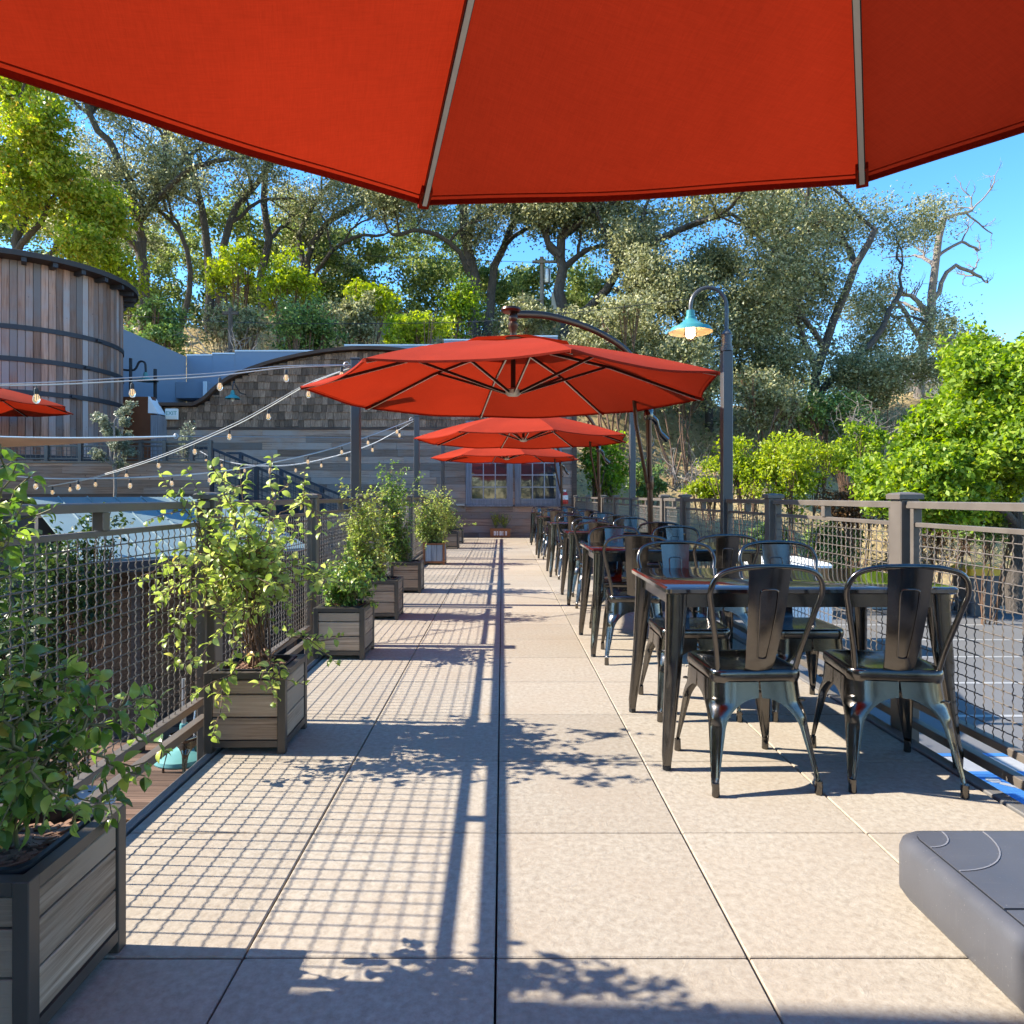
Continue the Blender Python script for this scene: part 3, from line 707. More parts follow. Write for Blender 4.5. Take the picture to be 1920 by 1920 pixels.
# ------------------------------------------------------------------ cantilever umbrellas
ZR, ZPK = 2.03, 2.50
def make_umbrella(label, c, a0, dz=0, R_U=1.81, detail=True, basez=0, group='red cantilever umbrellas'):
    a0 = math.radians(a0); t = thing('cantilever_umbrella', label, 'umbrella', c, a0, group)
    ang = [k * math.pi / 4 for k in range(8)]
    def cp(r, phi, z): return Vector((r * math.cos(phi), r * math.sin(phi), z + dz))
    def canopy_z(f): return ZR + (ZPK - ZR) * (1 - f) ** .93 + .028 * math.sin(math.pi * f)
    N, M = 14, 12
    for k in range(8):
        m = MB(); grid = []
        for i in range(N + 1):
            f = .12 + .88 * i / N; row = []
            for j in range(M + 1):
                s = j / M; A, B = cp(f * R_U, ang[k], 0), cp(f * R_U, ang[k] + math.pi / 4, 0)
                p = A.lerp(B, s); p.z = canopy_z(f) + dz - .032 * f * math.sin(math.pi * s) + .0035 * math.sin(9 * s + 5 * f + k) * math.sin(math.pi * s) * f
                q = p.copy(); q.z = 0; inn = .03 * math.sin(math.pi * s) * f ** 3
                p.x *= 1 - inn; p.y *= 1 - inn; row.append(p)
            grid.append(row)
        vs = [p for r in grid for p in r]; vs += [p - Vector((0, 0, .0035)) for p in vs]; off = (N + 1) * (M + 1); fs = []
        for i in range(N):
            for j in range(M):
                a = i * (M + 1) + j; fs.append((a, a + M + 1, a + M + 2, a + 1))
        m.add(vs[:off], fs)
        for j in range(M):
            pass
        pn = m.obj('canopy_panel', 'canopy_red', t, smooth=True, ang=80)
        edge = grid[N]; ms = MB(); q8 = [Vector((p.x * .983, p.y * .983, p.z + .002)) for p in edge]
        for j in range(M): ms.bar(q8[j], q8[j + 1], .003, .003)
        ms.obj('stitch_line', 'canopy_red', pn)
        m2 = MB()
        for j in range(M): m2.bar(edge[j] - Vector((0, 0, .005)), edge[j + 1] - Vector((0, 0, .005)), .007, .015)
        m2.obj('hem', 'hem_red', pn)
    # top vent flap
    m = MB(); rings = []
    for f, lift in ((.30, .028), (.20, .03), (.10, .03), (.02, .03)):
        rings.append([cp(f * R_U, a, canopy_z(f) + lift) for a in ang])
    m.loft(rings, False, True); m.obj('vent_flap', 'canopy_red', t)
    for k in range(8):
        A = cp(.10, ang[k], canopy_z(.06) - .04); B = cp(R_U * .985, ang[k], canopy_z(.985) - .022)
        mid = cp(R_U * .5, ang[k], canopy_z(.5) - .022)
        rb = MB(); rb.bar(A, mid, .018, .022); rb.bar(mid, B, .018, .022); ro = rb.obj('rib', 'rib_dark', t)
        rl = MB(); d = Vector((0, 0, .0135)); rl.bar(A - d, mid - d, .013, .004); rl.bar(mid - d, B - d, .013, .004); rl.obj('rib_face', 'rib_light', ro)
        pk = MB(); q0 = cp(R_U * .955, ang[k], canopy_z(.955) - .026); q1 = cp(R_U * 1.002, ang[k], canopy_z(1) - .014)
        pk.bar(q0, q1, .032, .022); pk.obj('pocket', 'canopy_red', ro)
        if detail:
            h = cp(.07, ang[k], ZR + .0 + .0 ); j = cp(R_U * .47, ang[k], canopy_z(.47) - .035)
            sb_ = MB().bar(h, j, .016, .02).obj('strut', 'rib_dark', t)
            MB().bar(h - Vector((0, 0, .0125)), j - Vector((0, 0, .0125)), .010, .003).obj('strut_face', 'rib_light', sb_)
    MB().lathe([(.022, ZPK - .03), (.022, ZR + .02)], 10, (0, 0, dz)).obj('centre_tube', 'rib_dark', t, smooth=True)
    MB().lathe([(.012, ZR - .035), (.05, ZR - .03), (.07, ZR - .012), (.075, ZR + .02), (.05, ZR + .035), (.02, ZR + .04)], 16, (0, 0, dz), True, True).obj('hub', 'rib_light', t, smooth=True)
    fin = MB(); fin.lathe([(.07, ZPK + .01), (.065, ZPK + .025), (.03, ZPK + .03), (.028, ZPK + .07), (.045, ZPK + .10), (.048, ZPK + .13), (.03, ZPK + .155), (.042, ZPK + .175), (.042, ZPK + .2), (.03, ZPK + .22), (.022, ZPK + .24)], 14, (0, 0, dz), True, True)
    fin.obj('finial', 'bronze', t, smooth=True)
    MB().lathe([(.02, ZPK + .235), (.075, ZPK + .24), (.09, ZPK + .255), (.085, ZPK + .275), (.04, ZPK + .285)], 18, (-.02, 0, dz), True, True).obj('crown_wheel', 'bronze', t, smooth=True)
    # arm, mast and base; the mast stands outside the edge between two corners
    pm = math.pi / 8; D = 1.72
    u = Vector((math.cos(pm), math.sin(pm), 0))
    fx = dz
    arm = smooth_path([Vector((0, 0, ZPK + z_ + fx)) + u * s_ for s_, z_ in ((.03, .23), (.4, .265), (.85, .225), (1.2, .135), (1.42, .02), (1.6, -.2), (D - .03, -.62))], 30)
    am = MB(); rings = []
    for i, p in enumerate(arm):
        tg = (arm[min(i + 1, len(arm) - 1)] - arm[max(0, i - 1)]).normalized(); sd = tg.cross(Vector((0, 0, 1))).normalized(); up = sd.cross(tg)
        rings.append([p + sd * .019 * math.cos(a) + up * .034 * math.sin(a) for a in [2 * math.pi * q / 12 for q in range(12)]])
    am.loft(rings, True, True); am.obj('arm', 'bronze', t, smooth=True, ang=60)
    b = u * D; bz_ = Vector((0, 0, basez))
    lean = u * -.045
    mast = MB().tube([b + bz_ + Vector((0, 0, .15)), b + lean * .5 + Vector((0, 0, 1.0)), b + lean + Vector((0, 0, ZPK - .52 + fx))], .029, 14).obj('mast', 'bronze', t, smooth=True)
    k1 = b + lean * .6 + Vector((0, 0, 1.25))
    sv = MB(); sv.lathe([(.036, -.07), (.04, -.05), (.04, .05), (.036, .07)], 14, k1, True, True); sv.tube([k1 + Vector((-.03, -.05, 0)), k1 + Vector((.03, .05, 0))], .018, 10); sv.obj('sleeve', 'bronze', mast, smooth=True)
    MB().tube([k1 - u * .04, Vector((0, 0, ZPK - .66 + fx)) + u * 1.50, Vector((0, 0, ZPK - .06 + fx)) + u * 1.43], .02, 10).obj('brace', 'bronze', t, smooth=True)
    hb = b + lean + Vector((0, 0, ZPK - .56 + fx))
    ck = MB(); ck.lathe([(.04, -.05), (.048, -.03), (.048, .05), (.035, .07)], 12, hb, True, True)
    ck.tube(smooth_path([hb, hb + u * .10 + Vector((0, 0, -.06)), hb + u * .16 + Vector((0, 0, -.17)), hb + u * .26 + Vector((0, 0, -.24))], 12), [.036] * 5 + [.026] * 4 + [.034] * 4, 10)
    ck.tube(smooth_path([hb + u * .06 + Vector((0, 0, -.2)), hb + u * .07 + Vector((0, 0, -.3)), hb + u * .0 + Vector((0, 0, -.33))], 8), .008, 6)
    ck.obj('crank_housing', 'gunmetal', t, smooth=True)
    # weighted base, squared up with the deck
    def rrect(h, r, z, n=6):
        out = []
        for qx, qy, s0 in ((1, 1, 0), (-1, 1, 90), (-1, -1, 180), (1, -1, 270)):
            for i in range(n + 1):
                a = math.radians(s0 + 90 * i / n); out.append((qx * (h - r) + r * math.cos(a), qy * (h - r) + r * math.sin(a), z))
        return out
    H = .40
    bs = MB(); bs.loft([rrect(H - .012, .07, 0), rrect(H, .07, .02), rrect(H, .07, .13), rrect(H - .006, .068, .15), rrect(H - .02, .06, .162), rrect(H - .034, .055, .166)], True, True)
    bo = bs.obj('base', 'base_plastic', t, b + bz_ + Vector((-.055 * math.cos(a0), .055 * math.sin(a0), 0)), smooth=True, ang=50, rot=(0, 0, -a0))
    MB().loft([rrect(H - .037, .05, .1655), rrect(H - .037, .05, .1668)], False, True).obj('seam_groove', 'liner', bo)
    for sx, sy in ((1, 1), (-1, 1), (-1, -1), (1, -1)):
        MB().loft([[(sx * x, sy * y, z) for x, y in ((.004, .004), (H - .041, .004), (H - .041, H - .078), (H - .0465, H - .0595), (H - .0595, H - .0465), (H - .078, H - .041), (.004, H - .041))][::(1 if sx * sy > 0 else -1)] for z in (.1655, .169)], False, True).obj('weight_cell', 'base_plastic', bo)
        for rr in (.085, .20):
            arc = [(sx * (H - .042 - rr * math.cos(a)), sy * (H - .042 - rr * math.sin(a)), .1702) for a in [math.pi / 2 * (i + .0) / 14 for i in range(15)]]
            ln = MB()
            for p, q in zip(arc, arc[1:]): ln.bar(p, q, .0035, .0016)
            ln.obj('moulded_line', 'base_seam', bo)
    MB().lathe([(.075, .168), (.07, .2), (.045, .215), (.036, .30)], 16, (.055, 0, 0), cap1=True).obj('mast_socket', 'bronze', bo, smooth=True)
    return t
make_umbrella('huge red umbrella overhead at the top of the picture, seen from below', (.22, .49, 0), 16, 0, 1.69)
make_umbrella('large open red umbrella beside the teal lamp, bronze arm above it', (.095, 6.03, 0), 11)
make_umbrella('middle red umbrella seen below and behind the large one', (.35, 11.35, 0), 12, .02)
make_umbrella('farthest red umbrella, low before the wall windows', (.10, 16.3, 0), 12, -.02)
make_umbrella('red umbrella on the raised terrace before the round tower', (-10.55, 13.5, .9), 184, -.02)

# ------------------------------------------------------------------ tables and chairs
def rrect2(hx, hy, r, z, n=5):
    out = []
    for qx, qy, s0 in ((1, 1, 0), (-1, 1, 90), (-1, -1, 180), (1, -1, 270)):
        for i in range(n + 1):
            a = math.radians(s0 + 90 * i / n); out.append((qx * (hx - r) + r * math.cos(a), qy * (hy - r) + r * math.sin(a), z))
    return out
def make_table(label):
    t = thing('metal_table', label, 'table', group='black metal tables along the railing')
    HX, HY, Z = .60, .38, .742
    m = MB(); m.loft([rrect2(HX - .01, HY - .01, .02, Z - .028), rrect2(HX, HY, .025, Z - .022), rrect2(HX, HY, .025, Z - .007), rrect2(HX - .007, HY - .007, .022, Z)], True, True); m.obj('tabletop', 'table_metal', t, smooth=True, ang=40)
    for sx, sy, L in ((0, 1, HX - .09), (0, -1, HX - .09), (1, 0, HY - .09), (-1, 0, HY - .09)):
        if sx == 0: MB().box(-L, L, sy * (HY - .05) - .012, sy * (HY - .05) + .012, Z - .085, Z - .029).obj('apron', 'gunmetal', t)
        else: MB().box(sx * (HX - .05) - .012, sx * (HX - .05) + .012, -L, L, Z - .085, Z - .029).obj('apron', 'gunmetal', t)
    for sx in (-1, 1):
        for sy in (-1, 1):
            rings = []
            for i in range(15):
                f = i / 14; z = (Z - .03) * (1 - f) + .02 * f
                w = .043 * (1 - f) + .019 * f; 
                if f > .93: w = .0165
                out = .012 + .055 * f ** 1.3
                if f > .93: out -= .003
                cx, cy = sx * (HX - .07 + out), sy * (HY - .075 + out)
                ring = []
                for k in range(16):
                    a = 2 * math.pi * k / 16 + math.pi / 4 * 0
                    dx, dy = math.cos(a), math.sin(a)
                    r = w * (1 + .12 * abs(math.sin(2 * a)))
                    # pressed groove down the outer corner
                    gd = max(0, (dx * sx + dy * sy) / 1.414 - .86) / .14
                    if .45 < f < .90: r -= .012 * gd * sm((f - .45) / .06)
                    ring.append((cx + r * dx, cy + r * dy, z))
                rings.append(ring)
            lg = MB().loft(rings, True, True).obj('leg', 'gunmetal', t, smooth=True, ang=55)
            cx, cy = sx * (HX - .07 + .064), sy * (HY - .075 + .064); MB().lathe([(.016, 0), (.0175, .003), (.0175, .021)], 10, (cx, cy, 0), True, True).obj('rubber_foot', 'rubber', lg)
    return t
def make_chair(label):
    t = thing('metal_chair', label, 'chair', group='black metal cafe chairs at the tables')
    S, ZS = .178, .448
    m = MB(); m.loft([rrect2(S - .004, S - .004, .05, ZS - .05, 7), rrect2(S + .001, S + .001, .052, ZS - .03, 7), rrect2(S, S, .052, ZS - .010, 7), rrect2(S - .004, S - .004, .05, ZS - .002, 7), rrect2(S - .012, S - .012, .045, ZS, 7), rrect2(S - .03, S - .03, .035, ZS - .003, 7), rrect2(S * .55, S * .55, .03, ZS - .010, 7), rrect2(.02, .02, .01, ZS - .012, 7)], False, True)
    m.obj('seat', 'gunmetal', t, smooth=True, ang=50)
    # legs: sheet folded round each corner, full width under the seat, arched and tapering to a peg
    for sx in (-1, 1):
        for sy in (-1, 1):
            rings = []; n = 14
            splay_x, splay_y = .030, (.045 if sy > 0 else .085)
            for i in range(29):
                f = (i / 28 if i > 12 else (0, .08, .15, .158, .17, .19, .215, .245, .28, .32, .36, .40, .43)[i]); z = (ZS - .045) * (1 - f) + .012 * f
                if f < .15: half = S
                else:
                    g = (f - .15) / .85; wl_ = .064 * (1 - g) + .017 * g
                    half = S - (S - wl_) * math.sqrt(max(0, 1 - (1 - min(1, g / .33)) ** 2))
                half = max(half, .017)
                if f > .93: half = .0165
                r = min(.085, half * .82)
                cx = sx * (S + .003 + splay_x * f ** 1.1); cy = sy * (S + .003 + splay_y * f ** 1.1)
                if f > .93: cx -= sx * .003; cy -= sy * .003
                def prof(th, inset):
                    # path in corner frame: from (-half,0) along edge to the corner, round it, to (0,-half)
                    pts = []
                    L1 = half - r
                    for k in range(n + 1):
                        s = k / n
                        if s < .3: q = (-half + L1 * s / .3, -inset)
                        elif s > .7: q = (-inset, -(r + L1 * (s - .7) / .3))
                        else:
                            a = math.pi / 2 * (1 - (s - .3) / .4); rr = r - inset
                            q = (-r + rr * math.cos(a), -r + rr * math.sin(a))
                            if th and .36 < f < .9:
                                e = .007 * sm((f - .36) / .05) * max(0, 1 - abs(s - .5) / .16) ** .5
                                q = (q[0] - e, q[1] - e)
                        pts.append(q)
                    return pts
                ring = [(cx + sx * q[0], cy + sy * q[1], z) for q in prof(True, 0)] + [(cx + sx * q[0], cy + sy * q[1], z) for q in reversed(prof(True, .003))]
                rings.append(ring)
            lg = MB().loft(rings, True, True).obj('leg', 'gunmetal', t, smooth=True, ang=45)
            px_, py_ = sx * (S - .009 + splay_x - .003), sy * (S - .009 + splay_y - .003)
            MB().lathe([(.013, 0), (.015, .003), (.0135, .05)], 10, (px_, py_, 0), True, True).obj('rubber_foot', 'gunmetal', lg, smooth=True)
    br = MB(); z = ZS - .11
    br.bar((-S, -S, z), (S, S, z), .02, .006); br.obj('cross_brace', 'gunmetal', t); MB().bar((-S, S, z - .008), (S, -S, z - .008), .02, .006).obj('cross_brace', 'gunmetal', t)
    # hoop back
    hp = smooth_path([(-.150, -.150, ZS - .02), (-.165, -.175, ZS + .08), (-.200, -.222, ZS + .24), (-.213, -.245, ZS + .315), (-.185, -.262, ZS + .375), (-.11, -.272, ZS + .40), (0, -.276, ZS + .406), (.11, -.272, ZS + .40), (.185, -.262, ZS + .375), (.213, -.245, ZS + .315), (.200, -.222, ZS + .24), (.165, -.175, ZS + .08), (.150, -.150, ZS - .02)], 60)
    MB().tube(hp, .0105, 10).obj('back_hoop', 'gunmetal', t, smooth=True, ang=60)
    # splat
    rows = []; rb = []
    for i in range(15):
        f = i / 14; z = ZS - .012 + .412 * f; y = -.168 - .105 * f ** 1.0 - .012 * math.sin(math.pi * f); w = .052 + .028 * f ** .8
        if f < .08: y += .012 * (1 - f / .08)
        rows.append([(x * w, y - .010 * (1 - x * x) , z) for x in (-1, -.93, -.5, 0, .5, .93, 1)]); rb.append([(x * w, y - .010 * (1 - x * x) - .0035, z) for x in (-1, -.93, -.5, 0, .5, .93, 1)])
    m = MB(); m.loft([a + b[::-1] for a, b in zip(rows, rb)], True, True); sp = m.obj('backrest', 'gunmetal', t, smooth=True, ang=50)
    def sp_pt(xf, f, off): 
        z = ZS - .012 + .412 * f; y = -.168 - .105 * f - .012 * math.sin(math.pi * f); w = .052 + .028 * f ** .8
        return Vector((xf * w, y - .010 * (1 - xf * xf) + off, z))
    for off in (.0015, -.0045):
        pts = [sp_pt(x, f, off) for x, f in ((-.28, .16), (-.33, .22), (-.42, .5), (-.45, .74), (-.38, .80), (0, .81), (.38, .80), (.45, .74), (.42, .5), (.33, .22), (.28, .16), (0, .15), (-.28, .16))]
        MB().tube(smooth_path(pts, 48), .0028, 6).obj('embossed_outline', 'gunmetal', sp, smooth=True)
    return t
TABS = [(1.265, 3.15), (1.225, 5.10), (1.27, 7.33), (1.26, 9.75), (1.24, 12.55), (1.26, 15.9)]
TN = ['nearest', 'second', 'third', 'fourth', 'fifth', 'farthest']
tab = make_table('nearest black metal table, its glossy top facing the camera'); random.seed(21)
tab0, chair0 = tab, None; jobs = []
for i, (x, y) in enumerate(TABS):
    if i == 0: tab.location = (x, y, 0)
    else: copy_tree(tab0, (x, y, 0), random.uniform(-.012, .012), '%s black metal table from the camera, in the row by the railing' % TN[i] if i < 5 else 'black metal table farthest from the camera, close to the timber wall')
    for side, sgn in (('camera-facing', -1), ('far', 1)):
        for wh, dx in (('aisle', -.29), ('railing', .28)):
            if i == 0: yaw = {('camera-facing', 'aisle'): .05, ('camera-facing', 'railing'): -.13}.get((side, wh), 0)
            else: yaw = random.uniform(-.17, .17)
            xx = x + dx + random.uniform(-.03, .03) * (i > 0); yy = y + sgn * (.36 if sgn < 0 else .43) + random.uniform(-.05, .05) * (i > 0)
            jobs.append((xx, yy, (0 if sgn < 0 else math.pi) + yaw, 'black metal chair at the %s table, on its %s side nearer the %s' % (TN[i], side, wh)))
chair0 = make_chair(jobs[0][3]); chair0.location = (*jobs[0][:2], 0); chair0.rotation_euler = (0, 0, jobs[0][2])
for x, y, rz, lb in jobs[1:]: copy_tree(chair0, (x, y, 0), rz, lb)

# ------------------------------------------------------------------ planter boxes
def make_planter(label, copper=False):
    t = thing('planter_box', label, 'planter', group='wooden planter boxes along the railing')
    H, Z0, Z1, p = .175, .03, .352, .034
    fm = 'copper_frame' if copper else 'planter_frame'
    for sx in (-1, 1):
        for sy in (-1, 1): MB().cbox(min(sx * H, sx * (H - p)), max(sx * H, sx * (H - p)), min(sy * H, sy * (H - p)), max(sy * H, sy * (H - p)), 0, Z1, .002).obj('corner_post', fm, t)
    fr = []
    for z0, z1 in ((Z0, Z0 + .028), (Z1 - .028, Z1 - .0015)):
        for s in (-1, 1):
            a, b = sorted((s * (H - .001), s * (H - p + .002)))
            fr.append(MB().box(-H + p, H - p, a, b, z0, z1).obj('frame_bar', fm, t)); fr.append(MB().box(a, b, -H + p, H - p, z0, z1).obj('frame_bar', fm, t))
    n = 3; zz0, zz1 = Z0 + .030, Z1 - .030; h = (zz1 - zz0) / n
    for s in (-1, 1):
        for k in range(n):
            if copper:
                w = 2 * (H - p) / 3; x0 = -H + p + k * w
                a, b = sorted((s * (H - .006), s * (H - .02)))
                MB().cbox(x0 + .003, x0 + w - .003, a, b, zz0, zz1, .002).obj('board', 'copper_wood', t)
                MB().cbox(a, b, x0 + .003, x0 + w - .003, zz0, zz1, .002).obj('board', 'copper_wood', t)
            else:
                hh = h * (.72 if k == n - 1 else 1.14); z0 = zz0 + (h * 1.14) * k
                if k == n - 1: hh = zz1 - z0
                a, b = sorted((s * (H - .006), s * (H - .022)))
                MB().cbox(-H + p + .001, H - p - .001, a, b, z0 + .002, z0 + hh - .005, .002).obj('board', 'planter_wood', t)
                o = MB().cbox(-H + p + .001, H - p - .001, a, b, z0 + .002, z0 + hh - .005, .002).obj('board', 'planter_wood', t, rot=(0, 0, math.pi / 2))
    lin = MB(); q = H - p - .002
    lin.loft([rrect2(q, q, .04, Z1 - .06), rrect2(q, q, .04, Z1 + .004), rrect2(q - .01, q - .01, .035, Z1 + .006), rrect2(q - .014, q - .014, .033, Z1 - .06)]); lin.obj('liner', 'liner', t, smooth=True, ang=40)
    so = MB(); so.loft([rrect2(q - .014, q - .014, .033, Z1 - .035), rrect2(.08, .08, .03, Z1 - .022), rrect2(.01, .01, .005, Z1 - .018)], False, True); s = so.obj('soil', 'soil', t, smooth=True)
    ch = MB(); rr = random.Random(4)
    for k in range(170):
        x, y = rr.uniform(-q + .03, q - .03), rr.uniform(-q + .03, q - .03); a = rr.uniform(0, 6.28); l = rr.uniform(.008, .022)
        ch.bar((x - l * math.cos(a), y - l * math.sin(a), Z1 - .026 + rr.uniform(0, .012)), (x + l * math.cos(a), y + l * math.sin(a), Z1 - .024 + rr.uniform(0, .012)), rr.uniform(.006, .014), .004)
    stuff(ch.obj('bark_mulch', 'bark_chip', t)); return t
PLY = [(1.52, 'nearest weathered wooden planter box, cut off at the picture corner'), (3.115, 'second nearest wooden planter box, under the biggest leafy bush'), (4.815, 'third nearest wooden planter box from the camera'),
       (6.315, 'fourth nearest wooden planter box from the camera'), (8.0, 'fifth nearest wooden planter box, just before the rust-framed one'), (11.2, 'rust-orange framed planter box with grey upright boards'),
       (14.55, 'wooden planter box just behind the rust-framed planter'), (16.15, 'farthest wooden planter box along the railing')]
pl0 = None
for i, (y, lb) in enumerate(PLY):
    if i == 5: make_planter(lb, True).location = (-1.108, y, 0)
    elif pl0 is None: pl0 = make_planter(lb); pl0.location = (-1.11, y, 0)
    else: copy_tree(pl0, (-1.11 + random.uniform(-.008, .008), y, 0), random.choice((0, math.pi)) + random.uniform(-.02, .02), lb)
fp = thing('trough_planter', 'small rust-orange trough planter with pale markings against the far wall', 'planter', (WX(938), WALLY - .32, 0))
MB().cbox(-.27, .27, -.13, .13, 0, .24, .006).obj('trough', 'copper_frame', fp)
MB().box(-.28, .28, -.14, .14, .215, .245).obj('rim', 'copper_frame', fp)
mk = MB()
for k, ww in enumerate((.05, .04, .06, .03, .05)):
    x = -.17 + k * .075; mk.box(x, x + ww, -.1345, -.1305, .06, .17); 
mk.obj('faded_markings', 'stucco_white', fp)
mk2 = MB()
for k in range(5): x = -.17 + k * .075; mk2.box(x + .012, x + .026, -.1365, -.1346, .085, .115); mk2.box(x + .012, x + .026, -.1365, -.1346, .13, .15)
mk2.obj('marking_gaps', 'copper_frame', fp)

# ------------------------------------------------------------------ string lights
bulb_m = MB().lathe([(.001, -.168), (.012, -.166), (.026, -.15), (.031, -.13), (.027, -.105), (.016, -.08), (.014, -.07)], 12, cap1=True).mesh('bulb', 'clear_bulb', True, 60)
fil_m = MB().tube([(-.006, 0, -.085), (-.008, 0, -.135), (0, 0, -.142), (.008, 0, -.135), (.006, 0, -.085)], .0015, 4).mesh('filament', 'filament')
sock_m = MB().tube([(0, 0, .004), (0, 0, -.03)], .004, 5).lathe([(.010, -.025), (.017, -.032), (.019, -.07), (.016, -.082)], 10, cap0=True, cap1=True).mesh('socket', 'socket', True, 40)
def strand(pts, bulbs, label, wire_off=.05):
    t = thing('string_lights', label, 'string lights', pts[0], 0, 'string lights over the lower patio'); o = Vector(pts[0])
    path = smooth_path([Vector(p) - o for p in pts], 60)
    MB().tube(path, .0058, 5).obj('cord', 'cord', t, smooth=True)
    n = len(path) - 1
    MB().tube([p + Vector((0, 0, wire_off * (i / n) * (1 - i / n) * 4 * .6)) for i, p in enumerate(path)], .0042, 4).obj('support_cable', 'galv', t, smooth=True)
    for f in bulbs:
        k = f * n; i = min(int(k), n - 1); p = path[i].lerp(path[i + 1], k - i)
        s = link('socket', sock_m, t, p); s.scale = (.86, .86, .86); b = link('bulb', bulb_m, s); link('filament', fil_m, s)
A1 = Vector((PX - .07, 7.05, 2.47)); A2 = Vector((PX - .06, 12.05, 2.47))
strand([A1, P(530, 690, 6.75), P(402, 705, 6.3), P(248, 714, 5.8), P(73, 722, 5.25), P(-120, 722, 4.8)], [.035, .19, .385, .60, .805, .97], 'string of clear bulbs running level across from nearest pole to picture edge')
strand([A1 + Vector((0, .02, -.03)), P(575, 723, 7.3), P(502, 765, 7.8), P(430, 803, 8.3), P(300, 858, 9.3), P(180, 895, 10.2), P(90, 912, 10.8)], [.16, .33, .5, .585, .67, .75, .835, .91, .975], 'string of clear bulbs slanting down steeply from the nearest pole')
strand([A2, P(700, 815, 11.4), P(610, 845, 10.8), P(500, 870, 10.2), P(400, 886, 9.7), P(270, 895, 9.2), P(120, 898, 8.6), P(20, 893, 8.3)], [.07, .16, .24, .33, .42, .5, .58, .66, .74, .83, .92], 'upper long string of clear bulbs from the middle pole', .02)
strand([A2 + Vector((0, .02, -.03)), P(700, 832, 12.2), P(620, 858, 12.4), P(540, 873, 12.6), P(460, 872, 12.8), P(400, 858, 13.1), P(375, 846, 13.3)], [.07, .17, .27, .37, .47, .57, .67, .78, .9], 'lower sagging string of clear bulbs from the middle pole', .02)

# shade sail corner
sl = thing('shade_sail', 'pale grey shade sail stretching to a corner ring before the tower', 'shade sail', P(330, 818, 10.6))
o = sl.location; c0 = Vector((0, 0, 0)); a = P(-260, 806, 9.4) - o; b = P(-260, 842, 11.6) - o
m = MB(); g = []
for i in range(13):
    f = i / 12; l = c0.lerp(a, f); r = c0.lerp(b, f); row = []
    for j in range(7):
        s = j / 6; p = l.lerp(r, s); p.z -= .06 * math.sin(math.pi * f) + .04 * math.sin(math.pi * s) * f; row.append(p)
    g.append(row)
for z in (0, -.006): m.add([p + Vector((0, 0, z)) for r in g for p in r], [(i * 7 + j, i * 7 + j + 1, (i + 1) * 7 + j + 1, (i + 1) * 7 + j) for i in range(12) for j in range(6)])
m.obj('cloth', 'sail_white', sl, smooth=True)
MB().tube([r[0] for r in g], .012, 6).obj('edge_webbing', 'white_paint', sl, smooth=True)
MB().tube([(.0, 0, 0), P(475, 819, 12.5) - o, P(755, 822, 16.8) - o], .006, 5).obj('tether', 'galv', sl, smooth=True)
MB().tube([(.035 * math.cos(k * .7), 0, .035 * math.sin(k * .7)) for k in range(10)], .008, 6).obj('corner_ring', 'galv', sl, smooth=True)
MB().tube([P(-258, 806, 9.4) - o, P(-300, 806, 9.3) - o, P(-300, 806, 9.3) - o + Vector((0, 0, -4.1))], .05, 8).obj('mast', 'pole_steel', sl)

# ------------------------------------------------------------------ lower patio furniture seen through the mesh
ub = thing('teal_umbrella_base', 'round teal umbrella stand on the lower patio behind the mesh', 'umbrella stand', (P(345, 1415, 8.5).x, 8.5, GZ + .04))
MB().lathe([(.34, 0), (.35, .02), (.34, .06), (.26, .10), (.10, .125), (.07, .14), (.055, .15), (.05, .42), (.045, .44)], 30, cap0=True, cap1=True).obj('stand', 'teal_dull', ub, smooth=True, ang=40)
MB().tube([(0, 0, .43), (0, 0, 1.0)], .028, 10).obj('pole', 'galv', ub, smooth=True)
pc = copy_tree(chair0, (P(352, 1400, 8.1).x, 8.15, GZ + .04), 2.6, 'metal chair on the lower patio beside the teal umbrella stand'); del pc['group']
for c in pc.children_recursive:
    if c.type == 'MESH':
        if c.name.startswith('back_hoop'):
            c.data = c.data.copy(); c.data.materials[0] = MATS['galv']
def cafe_table(x, y, label):
    t = thing('patio_table', label, 'table', (x, y, GZ + .04)); MB().lathe([(.38, .72), (.40, .725), (.40, .75), (.39, .755)], 28, cap0=True, cap1=True).obj('tabletop', 'table_white', t, smooth=True)
    MB().lathe([(.22, 0), (.22, .02), (.04, .05), (.035, .719)], 16, cap0=True).obj('pedestal', 'steel_band', t, smooth=True)
cafe_table(-3.6, 5.55, 'round pale patio table below the nearest mesh panel, farther from deck')
cafe_table(-2.75, 4.55, 'round pale patio table below the nearest mesh panel, close to deck')
def wood_chair(x, y, rz, label):
    t = thing('wooden_patio_chair', label, 'chair', (x, y, GZ + .04), rz)
    MB().cbox(-.22, .22, -.22, .22, .42, .46, .01).obj('seat', 'cafe_wood', t); 
    for sx in (-1, 1):
        for sy in (-1, 1): MB().box(sx * .2 - .02, sx * .2 + .02, sy * .2 - .02, sy * .2 + .02, 0, .419 if sy > 0 else .419).obj('leg', 'cafe_wood', t)
        MB().bar((sx * .2, -.21, .461), (sx * .2, -.28, .88), .04, .03).obj('back_post', 'cafe_wood', t)
    for k in range(3): MB().bar((-.18, -.222 - .02 * k - .01, .56 + k * .12), (.18, -.222 - .02 * k - .01, .56 + k * .12), .02, .07).obj('back_slat', 'cafe_wood', t)
wood_chair(-3.0, 5.35, .6, 'warm brown wooden chair on the lower patio between pale tables')
wood_chair(-4.3, 5.1, -1.2, 'warm brown wooden chair on the lower patio, farthest from the deck')
wood_chair(-2.4, 3.95, -2.6, 'warm brown wooden chair on the lower patio right under the deck edge')

